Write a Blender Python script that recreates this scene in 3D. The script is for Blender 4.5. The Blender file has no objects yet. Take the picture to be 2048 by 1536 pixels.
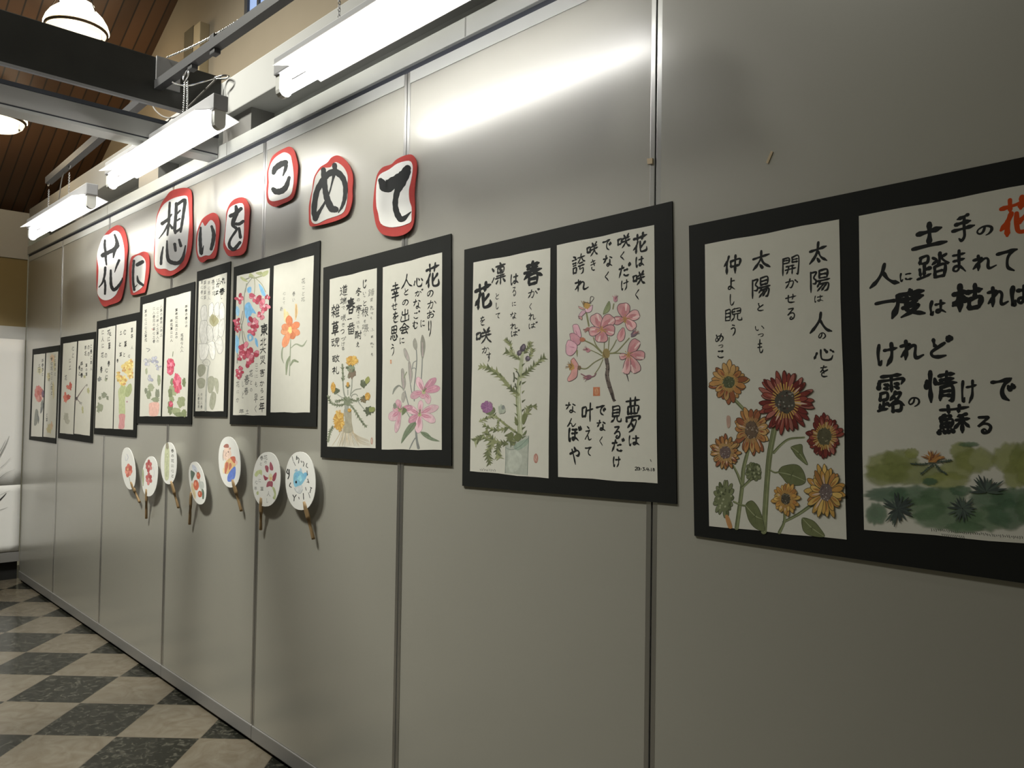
import bpy, bmesh, math, random
from mathutils import Vector, Matrix
random.seed(7)
SC = bpy.context.scene
COL = SC.collection

# ------------------------------------------------------------------ camera, world, exposure
CAM_F = 1565.86                       # focal length in pixels of a 2048 px wide frame
CAM_C = Vector((0.0, -1.382, 1.283))
CY, CP, CR = math.radians(45.806), math.radians(1.451), math.radians(0.863)
FWD = Vector((-math.sin(CY)*math.cos(CP), math.cos(CY)*math.cos(CP), math.sin(CP)))
_r0 = Vector((math.cos(CY), math.sin(CY), 0.0)); _u0 = _r0.cross(FWD)
RGT = _r0*math.cos(CR) + _u0*math.sin(CR); UPV = RGT.cross(FWD)
cam = bpy.data.cameras.new('camera'); cam.sensor_width = 36.0; cam.lens = 36.0*CAM_F/2048.0
cam.clip_start = 0.02
camo = bpy.data.objects.new('camera', cam); COL.objects.link(camo)
camo.matrix_world = Matrix(((RGT.x, UPV.x, -FWD.x, CAM_C.x), (RGT.y, UPV.y, -FWD.y, CAM_C.y), (RGT.z, UPV.z, -FWD.z, CAM_C.z), (0, 0, 0, 1)))
SC.camera = camo

world = bpy.data.worlds.new('hall_light'); SC.world = world; world.use_nodes = True
_bg = world.node_tree.nodes['Background']; _bg.inputs[0].default_value = (1.0, 0.93, 0.62, 1); _bg.inputs[1].default_value = 0.095

SC.view_settings.view_transform = 'Standard'; SC.view_settings.look = 'None'
SC.view_settings.gamma = 1.0; SC.view_settings.use_curve_mapping = False
SC.view_settings.exposure = 0.0

TUBE_POWER = 18.0
def add_light(kind, name, loc, energy, color, **kw):
    l = bpy.data.lights.new(name, kind); l.energy = energy; l.color = color
    for k, v in kw.items(): setattr(l, k, v)
    o = bpy.data.objects.new(name, l); COL.objects.link(o); o.location = loc
    return o
def aim(o, target):
    d = Vector(target) - o.location; o.rotation_euler = d.to_track_quat('-Z', 'Y').to_euler()
_sp = add_light('SPOT', 'sheet_fill_spot', (-4.3, -1.5, 2.55), 95, (1.0, 0.99, 0.96), spot_size=math.radians(30), spot_blend=0.35, shadow_soft_size=0.05)  # unseen spot added to brighten the white sheets on the end wall
aim(_sp, (-6.36, -0.25, 1.13))

# unseen fill spots added to brighten the partition, standing in for other hall lamps
for _loc, _tgt, _w in (((-3.75, -1.55, 3.84), (-3.6, 0.0, 0.75), 380), ((-3.1, -1.7, 4.16), (-3.3, 0.0, 0.75), 390), ((-1.3, -1.6, 3.66), (-1.15, 0.0, 1.2), 52)):
    _h = add_light('SPOT', 'hall_fill_spot', _loc, _w, (1.0, 0.985, 0.87), spot_size=math.radians(102), spot_blend=1.0, shadow_soft_size=0.16)
    aim(_h, _tgt)

# ------------------------------------------------------------------ pixel measurement -> point in the hall
def ray(px, py): return FWD*CAM_F + RGT*(px-1024.0) + UPV*(768.0-py)
def wp(px, py, y=0.0):
    d = ray(px, py); return CAM_C + d*((y-CAM_C.y)/d.y)
def xp(px, py, x):
    d = ray(px, py); return CAM_C + d*((x-CAM_C.x)/d.x)
class Crop:                            # a measuring window on the wall: (u, v) of a zoomed view -> wall point
    def __init__(s, ox, oy, k): s.ox, s.oy, s.k = ox, oy, k
    def __call__(s, u, v): return wp(s.ox+u/s.k, s.oy+v/s.k)

# ------------------------------------------------------------------ materials
def s2l(c):
    c /= 255.0
    return c/12.92 if c <= 0.04045 else ((c+0.055)/1.055)**2.4
def rgb(r, g, b): return (s2l(r), s2l(g), s2l(b), 1.0)
def mat(name, color, rough=0.6, metal=0.0, spec=0.5, noise=0.0, nscale=8.0, bump=0.0, emit=None):
    m = bpy.data.materials.new(name); m.use_nodes = True
    nt = m.node_tree; b = nt.nodes['Principled BSDF']
    b.inputs['Base Color'].default_value = color; b.inputs['Roughness'].default_value = rough
    b.inputs['Metallic'].default_value = metal; b.inputs['Specular IOR Level'].default_value = spec
    if noise or bump:
        tc = nt.nodes.new('ShaderNodeTexCoord'); n = nt.nodes.new('ShaderNodeTexNoise')
        n.inputs['Scale'].default_value = nscale; n.inputs['Detail'].default_value = 5
        nt.links.new(tc.outputs['Object'], n.inputs['Vector'])
        if noise:
            r = nt.nodes.new('ShaderNodeMapRange'); r.inputs[3].default_value = 1-noise; r.inputs[4].default_value = 1+noise
            mx = nt.nodes.new('ShaderNodeVectorMath'); mx.operation = 'SCALE'
            nt.links.new(n.outputs[0], r.inputs[0]); mx.inputs[0].default_value = color[:3]
            nt.links.new(r.outputs[0], mx.inputs['Scale']); nt.links.new(mx.outputs[0], b.inputs['Base Color'])
        if bump:
            bp = nt.nodes.new('ShaderNodeBump'); bp.inputs['Strength'].default_value = bump; bp.inputs['Distance'].default_value = 0.002
            nt.links.new(n.outputs[0], bp.inputs['Height']); nt.links.new(bp.outputs[0], b.inputs['Normal'])
    if emit:
        b.inputs['Emission Color'].default_value = emit[0]; b.inputs['Emission Strength'].default_value = emit[1]
    return m
M = {}
M['panel'] = mat('panel_laminate', (0.375, 0.366, 0.325, 1), 0.48, 0, 1.0, 0.03, 3.0)
_pb = M['panel'].node_tree.nodes['Principled BSDF']; _pb.inputs['Coat Weight'].default_value = 1.0; _pb.inputs['Coat Roughness'].default_value = 0.225; _pb.inputs['Coat IOR'].default_value = 1.75
M['alu'] = mat('aluminium', (0.62, 0.62, 0.61, 1), 0.34, 0.92)
M['track'] = mat('track_grey', (0.50, 0.51, 0.50, 1), 0.45, 0.1, 0.5, 0.08, 6)
M['groove'] = mat('dark_groove', (0.035, 0.04, 0.055, 1), 0.6)
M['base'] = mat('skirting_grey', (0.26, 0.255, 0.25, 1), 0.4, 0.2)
M['black_steel'] = mat('black_steel', (0.030, 0.030, 0.028, 1), 0.42, 0.0, 0.5, 0.35, 9)
M['beam_flange'] = mat('beam_flange_grey', (0.30, 0.30, 0.31, 1), 0.5, 0.1)
M['lintel'] = mat('lintel_paint', (0.42, 0.42, 0.415, 1), 0.8, 0, 0.3, 0.05, 5)
M['plaster'] = mat('tan_plaster', (0.27, 0.228, 0.172, 1), 0.9, 0, 0.2, 0.10, 4)
M['endwall'] = mat('end_wall_ochre', (0.26, 0.205, 0.105, 1), 0.9, 0, 0.2, 0.12, 4)
M['rail'] = mat('dark_rail', (0.06, 0.06, 0.064, 1), 0.5, 0.2)
M['enamel'] = mat('white_enamel', (0.78, 0.78, 0.78, 1), 0.4)
M['housing'] = mat('lamp_housing', (0.34, 0.34, 0.36, 1), 0.5)
M['holder'] = mat('lamp_holder', (0.62, 0.62, 0.60, 1), 0.5)
M['tube'] = mat('lit_tube', (1, 1, 1, 1), 0.4, emit=((1.0, 0.985, 0.94, 1), TUBE_POWER))
M['chrome'] = mat('bright_chain', (0.80, 0.80, 0.80, 1), 0.18, 1.0)
M['chain'] = mat('dull_chain', (0.45, 0.45, 0.47, 1), 0.4, 0.7)
M['cord'] = mat('grey_cord', (0.16, 0.15, 0.14, 1), 0.6)
M['opal'] = mat('opal_glass', (0.95, 0.93, 0.82, 1), 0.3, emit=((1.0, 0.93, 0.72, 1), 2.6))
M['opal2'] = mat('opal_glass_dish', (0.95, 0.93, 0.82, 1), 0.3, emit=((1.0, 0.93, 0.74, 1), 1.1))
M['brass'] = mat('dark_brass', (0.10, 0.07, 0.045, 1), 0.4, 0.6)
M['timber'] = mat('pale_timber', (0.36, 0.29, 0.18, 1), 0.8)
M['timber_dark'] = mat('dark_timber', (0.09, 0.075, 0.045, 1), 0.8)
M['board'] = mat('black_mount_card', (0.0075, 0.0085, 0.0075, 1), 0.75, 0, 0.3, 0.2, 20)
M['paper'] = mat('washi_paper', (0.71, 0.70, 0.635, 1), 0.95, 0, 0.1, 0.035, 40)
M['white_paper'] = mat('white_paper', (0.86, 0.86, 0.84, 1), 0.95, 0, 0.1, 0.02, 30)
M['grey_paper'] = mat('thin_grey_paper', (0.60, 0.60, 0.585, 1), 0.95, 0, 0.1, 0.03, 30)
M['red_card'] = mat('red_card', (0.43, 0.058, 0.052, 1), 0.8, 0, 0.2, 0.15, 25)
M['ink'] = mat('black_ink', (0.014, 0.016, 0.017, 1), 0.7, 0, 0.3)
M['ink_soft'] = mat('thin_black_ink', (0.045, 0.046, 0.046, 1), 0.8, 0, 0.2)
M['ink_grey'] = mat('pale_grey_ink', (0.20, 0.20, 0.19, 1), 0.9, 0, 0.1)
M['orange_ink'] = mat('orange_ink', (0.62, 0.075, 0.012, 1), 0.8, 0, 0.2)
M['bamboo'] = mat('bamboo', (0.30, 0.20, 0.10, 1), 0.55, 0, 0.4, 0.25, 30)
M['sheet'] = mat('white_sheet', (0.86, 0.86, 0.84, 1), 0.9, 0, 0.1, 0.03, 6)
M['dark'] = mat('dark_recess', (0.012, 0.012, 0.012, 1), 0.8)
M['tape'] = mat('yellowed_tape', (0.62, 0.50, 0.34, 1), 0.35)
M['pane'] = mat('blue_window_pane', (0.20, 0.28, 0.45, 1), 0.2, emit=((0.45, 0.60, 1.0, 1), 0.55))

def paint_material(name, transparent):
    m = bpy.data.materials.new(name); m.use_nodes = True; nt = m.node_tree
    b = nt.nodes['Principled BSDF']; b.inputs['Roughness'].default_value = 0.9; b.inputs['Specular IOR Level'].default_value = 0.15
    a = nt.nodes.new('ShaderNodeAttribute'); a.attribute_name = 'Col'
    tc = nt.nodes.new('ShaderNodeTexCoord'); n = nt.nodes.new('ShaderNodeTexNoise'); n.inputs['Scale'].default_value = 70; n.inputs['Detail'].default_value = 4
    nt.links.new(tc.outputs['Object'], n.inputs['Vector'])
    r = nt.nodes.new('ShaderNodeMapRange'); r.inputs[3].default_value = 0.72; r.inputs[4].default_value = 1.28
    nt.links.new(n.outputs[0], r.inputs[0])
    v = nt.nodes.new('ShaderNodeVectorMath'); v.operation = 'SCALE'
    nt.links.new(a.outputs['Color'], v.inputs[0]); nt.links.new(r.outputs[0], v.inputs['Scale']); nt.links.new(v.outputs[0], b.inputs['Base Color'])
    if transparent: nt.links.new(a.outputs['Alpha'], b.inputs['Alpha'])
    return m
M['paint'] = paint_material('watercolour', False)
M['wash'] = paint_material('watercolour_wash', True)

def floor_material():
    m = bpy.data.materials.new('checker_tiles'); m.use_nodes = True; nt = m.node_tree; N = nt.nodes.new; L = nt.links.new
    b = nt.nodes['Principled BSDF']; b.inputs['Roughness'].default_value = 0.16; b.inputs['Specular IOR Level'].default_value = 0.28
    g = N('ShaderNodeNewGeometry'); s = 0.3178; ang = math.radians(45.06); c, q = math.cos(ang), math.sin(ang)
    off = N('ShaderNodeVectorMath'); off.operation = 'SUBTRACT'; off.inputs[1].default_value = (-4.0806, -0.3522, 0)
    L(g.outputs['Position'], off.inputs[0])
    fl = []; fr = []
    for vec in ((c/s, q/s, 0), (q/s, -c/s, 0)):
        d = N('ShaderNodeVectorMath'); d.operation = 'DOT_PRODUCT'; d.inputs[1].default_value = vec; L(off.outputs[0], d.inputs[0])
        f = N('ShaderNodeMath'); f.operation = 'FLOOR'; L(d.outputs['Value'], f.inputs[0]); fl.append(f)
        e = N('ShaderNodeMath'); e.operation = 'PINGPONG'; e.inputs[1].default_value = 0.5; L(d.outputs['Value'], e.inputs[0]); fr.append(e)
    ad = N('ShaderNodeMath'); ad.operation = 'ADD'; L(fl[0].outputs[0], ad.inputs[0]); L(fl[1].outputs[0], ad.inputs[1])
    mo = N('ShaderNodeMath'); mo.operation = 'FLOORED_MODULO'; mo.inputs[1].default_value = 2; L(ad.outputs[0], mo.inputs[0])
    mn = N('ShaderNodeMath'); mn.operation = 'MINIMUM'; L(fr[0].outputs[0], mn.inputs[0]); L(fr[1].outputs[0], mn.inputs[1])
    jt = N('ShaderNodeMath'); jt.operation = 'LESS_THAN'; jt.inputs[1].default_value = 0.006; L(mn.outputs[0], jt.inputs[0])
    n1 = N('ShaderNodeTexNoise'); n1.inputs['Scale'].default_value = 34; n1.inputs['Detail'].default_value = 6; n1.inputs['Distortion'].default_value = 1.2; L(g.outputs['Position'], n1.inputs['Vector'])
    n2 = N('ShaderNodeTexNoise'); n2.inputs['Scale'].default_value = 9; n2.inputs['Detail'].default_value = 4; n2.inputs['Distortion'].default_value = 2.0; L(g.outputs['Position'], n2.inputs['Vector'])
    dk = N('ShaderNodeValToRGB'); dk.color_ramp.elements[0].position = 0.50; dk.color_ramp.elements[0].color = (0.013, 0.0135, 0.0105, 1)
    dk.color_ramp.elements[1].position = 0.80; dk.color_ramp.elements[1].color = (0.11, 0.105, 0.085, 1); L(n1.outputs[0], dk.inputs[0])
    lt = N('ShaderNodeValToRGB'); lt.color_ramp.elements[0].position = 0.30; lt.color_ramp.elements[0].color = (0.125, 0.104, 0.076, 1)
    lt.color_ramp.elements[1].position = 0.70; lt.color_ramp.elements[1].color = (0.17, 0.15, 0.118, 1); L(n2.outputs[0], lt.inputs[0])
    mx = N('ShaderNodeMix'); mx.data_type = 'RGBA'; L(mo.outputs[0], mx.inputs['Factor']); L(dk.outputs[0], mx.inputs[6]); L(lt.outputs[0], mx.inputs[7])
    mj = N('ShaderNodeMix'); mj.data_type = 'RGBA'; L(jt.outputs[0], mj.inputs['Factor']); L(mx.outputs[2], mj.inputs[6]); mj.inputs[7].default_value = (0.12, 0.10, 0.075, 1)
    L(mj.outputs[2], b.inputs['Base Color'])
    return m
M['floor'] = floor_material()

def plank_material():
    m = bpy.data.materials.new('brown_planks'); m.use_nodes = True; nt = m.node_tree; N = nt.nodes.new; L = nt.links.new
    b = nt.nodes['Principled BSDF']; b.inputs['Roughness'].default_value = 0.55
    g = N('ShaderNodeNewGeometry'); sp = N('ShaderNodeSeparateXYZ'); L(g.outputs['Position'], sp.inputs[0])
    ao = N('ShaderNodeMath'); ao.operation = 'ADD'; ao.inputs[1].default_value = 0.0245; L(sp.outputs['Y'], ao.inputs[0])
    d = N('ShaderNodeMath'); d.operation = 'DIVIDE'; d.inputs[1].default_value = 0.0719; L(ao.outputs[0], d.inputs[0])
    p = N('ShaderNodeMath'); p.operation = 'PINGPONG'; p.inputs[1].default_value = 0.5; L(d.outputs[0], p.inputs[0])
    j = N('ShaderNodeMath'); j.operation = 'LESS_THAN'; j.inputs[1].default_value = 0.055; L(p.outputs[0], j.inputs[0])
    f = N('ShaderNodeMath'); f.operation = 'FLOOR'; L(d.outputs[0], f.inputs[0])
    wn = N('ShaderNodeTexWhiteNoise'); wn.noise_dimensions = '1D'; L(f.outputs[0], wn.inputs['W'])
    r = N('ShaderNodeMapRange'); r.inputs[3].default_value = 0.75; r.inputs[4].default_value = 1.25; L(wn.outputs['Value'], r.inputs[0])
    v = N('ShaderNodeVectorMath'); v.operation = 'SCALE'; v.inputs[0].default_value = (0.085, 0.041, 0.018); L(r.outputs[0], v.inputs['Scale'])
    mx = N('ShaderNodeMix'); mx.data_type = 'RGBA'; L(j.outputs[0], mx.inputs['Factor']); L(v.outputs[0], mx.inputs[6]); mx.inputs[7].default_value = (0.016, 0.010, 0.006, 1)
    L(mx.outputs[2], b.inputs['Base Color'])
    return m
M['planks'] = plank_material()

# ------------------------------------------------------------------ object helpers
def link(name, me, parent=None, loc=None, mats=()):
    o = bpy.data.objects.new(name, me); COL.objects.link(o)
    for m in mats: me.materials.append(m)
    if parent is not None: o.parent = parent
    if loc is not None: o.location = loc
    return o
def obj(name, bm, m, parent=None, loc=None, smooth=False):
    me = bpy.data.meshes.new(name); bm.to_mesh(me); bm.free()
    if smooth:
        for p in me.polygons: p.use_smooth = True
    return link(name, me, parent, loc, m if isinstance(m, (list, tuple)) else [m])
def tag(o, label, cat, group=None):
    o['label'] = label; o['category'] = cat
    if group: o['group'] = group
    return o
def struct(o): o['kind'] = 'structure'; return o
def empty(name, loc):
    o = bpy.data.objects.new(name, None); COL.objects.link(o); o.location = loc; o.empty_display_size = 0.05
    return o
def bx(bm, x0, x1, y0, y1, z0, z1, mi=0, bevel=0.0):
    vs = [bm.verts.new((x, y, z)) for x in (x0, x1) for y in (y0, y1) for z in (z0, z1)]
    fs = []
    for f in ((0, 1, 3, 2), (4, 6, 7, 5), (0, 4, 5, 1), (2, 3, 7, 6), (0, 2, 6, 4), (1, 5, 7, 3)):
        fc = bm.faces.new([vs[i] for i in f]); fc.material_index = mi; fs.append(fc)
    if bevel:
        es = list({e for f in fs for e in f.edges})
        bmesh.ops.bevel(bm, geom=es, offset=bevel, segments=2, affect='EDGES', profile=0.6)
    return bm
def box(x0, x1, y0, y1, z0, z1, bevel=0.0):
    bm = bmesh.new(); bx(bm, x0, x1, y0, y1, z0, z1, 0, bevel); bmesh.ops.recalc_face_normals(bm, faces=bm.faces); return bm
def tube(bm, pts, r, seg=8, closed=False):
    pts = [Vector(p) for p in pts]; n = len(pts); rings = []
    rr = r if isinstance(r, (list, tuple)) else [r]*n
    prev = None
    for i, p in enumerate(pts):
        a = pts[(i-1) % n] if (closed or i > 0) else p; b = pts[(i+1) % n] if (closed or i < n-1) else p
        t = (b-a).normalized()
        ref = prev if prev is not None else (Vector((0, 0, 1)) if abs(t.z) < 0.9 else Vector((1, 0, 0)))
        u = t.cross(ref)
        if u.length < 1e-6: u = t.cross(Vector((0, 1, 0)))
        u.normalize(); w = u.cross(t).normalized(); prev = w
        rings.append([bm.verts.new(p + (u*math.cos(k*2*math.pi/seg) + w*math.sin(k*2*math.pi/seg))*rr[i]) for k in range(seg)])
    m = n if closed else n-1
    for i in range(m):
        A, B = rings[i], rings[(i+1) % n]
        for k in range(seg): bm.faces.new((A[k], A[(k+1) % seg], B[(k+1) % seg], B[k]))
    if not closed:
        bm.faces.new(rings[0]); bm.faces.new(rings[-1][::-1])
    return bm
def lathe(bm, prof, seg=40, cx=0, cy=0, cz=0):
    rings = []
    for r, z in prof: rings.append([bm.verts.new((cx+r*math.cos(k*2*math.pi/seg), cy+r*math.sin(k*2*math.pi/seg), cz+z)) for k in range(seg)])
    for A, B in zip(rings, rings[1:]):
        for k in range(seg): bm.faces.new((A[k], A[(k+1) % seg], B[(k+1) % seg], B[k]))
    return bm
def ball(bm, c, r, u=8, v=6):
    bmesh.ops.create_uvsphere(bm, u_segments=u, v_segments=v, radius=r, matrix=Matrix.Translation(c))
def slab(bm, pts, y0, y1):
    """Prism of an outline given as (x, z) points between depths y0 (front) and y1 (back)."""
    A = [bm.verts.new((x, y0, z)) for x, z in pts]; B = [bm.verts.new((x, y1, z)) for x, z in pts]
    bm.faces.new(A); bm.faces.new(B[::-1]); n = len(pts)
    for i in range(n): bm.faces.new((A[i], B[i], B[(i+1) % n], A[(i+1) % n]))
    bmesh.ops.recalc_face_normals(bm, faces=bm.faces)
    return bm
def catmull(pts, n=6, closed=False):
    P = [tuple(p) for p in pts]; out = []
    if len(P) < 2: return P
    m = len(P)
    rng = range(m) if closed else range(m-1)
    for i in rng:
        p1, p2 = P[i], P[(i+1) % m]
        p0 = P[i-1] if (closed or i > 0) else tuple(2*a-b for a, b in zip(p1, p2))
        p3 = P[(i+2) % m] if (closed or i+2 < m) else tuple(2*b-a for a, b in zip(p1, p2))
        for k in range(n):
            t = k/n
            out.append(tuple(0.5*((2*b)+(c-a)*t+(2*a-5*b+4*c-d)*t*t+(3*b-a-3*c+d)*t**3) for a, b, c, d in zip(p0, p1, p2, p3)))
    if not closed: out.append(P[-1])
    return out
def ribbon_outline(pts, ws):
    """Outline of a brush stroke: pts 2-D, ws half widths; rounded ends."""
    n = len(pts); L = []; R = []
    for i in range(n):
        a = pts[max(i-1, 0)]; b = pts[min(i+1, n-1)]
        dx, dy = b[0]-a[0], b[1]-a[1]; d = math.hypot(dx, dy) or 1e-9
        nx, ny = -dy/d, dx/d
        L.append((pts[i][0]+nx*ws[i], pts[i][1]+ny*ws[i])); R.append((pts[i][0]-nx*ws[i], pts[i][1]-ny*ws[i]))
    return L, R
def add_ribbon(bm, pts, ws, put, mi=0, colour=None, layer=None):
    L, R = ribbon_outline(pts, ws); n = len(pts)
    vl = [bm.verts.new(put(*p)) for p in L]; vr = [bm.verts.new(put(*p)) for p in R]; fs = []
    for i in range(n-1):
        try: fs.append(bm.faces.new((vl[i], vl[i+1], vr[i+1], vr[i])))
        except ValueError: pass
    for end in (0, n-1):               # rounded caps
        c = pts[end]; w = ws[end]
        if w < 1e-9: continue
        o = pts[1] if end == 0 else pts[n-2]
        a0 = math.atan2(c[1]-o[1], c[0]-o[0])
        arc = [bm.verts.new(put(c[0]+w*math.cos(a0+t), c[1]+w*math.sin(a0+t))) for t in (-1.05, -0.52, 0, 0.52, 1.05)]
        lo, hi = (vl[end], vr[end]) if end == 0 else (vr[end], vl[end])
        try: fs.append(bm.faces.new([lo]+arc+[hi]))
        except ValueError: pass
    for f in fs:
        f.material_index = mi
        if colour is not None:
            for l in f.loops: l[layer] = colour
    return fs

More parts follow.
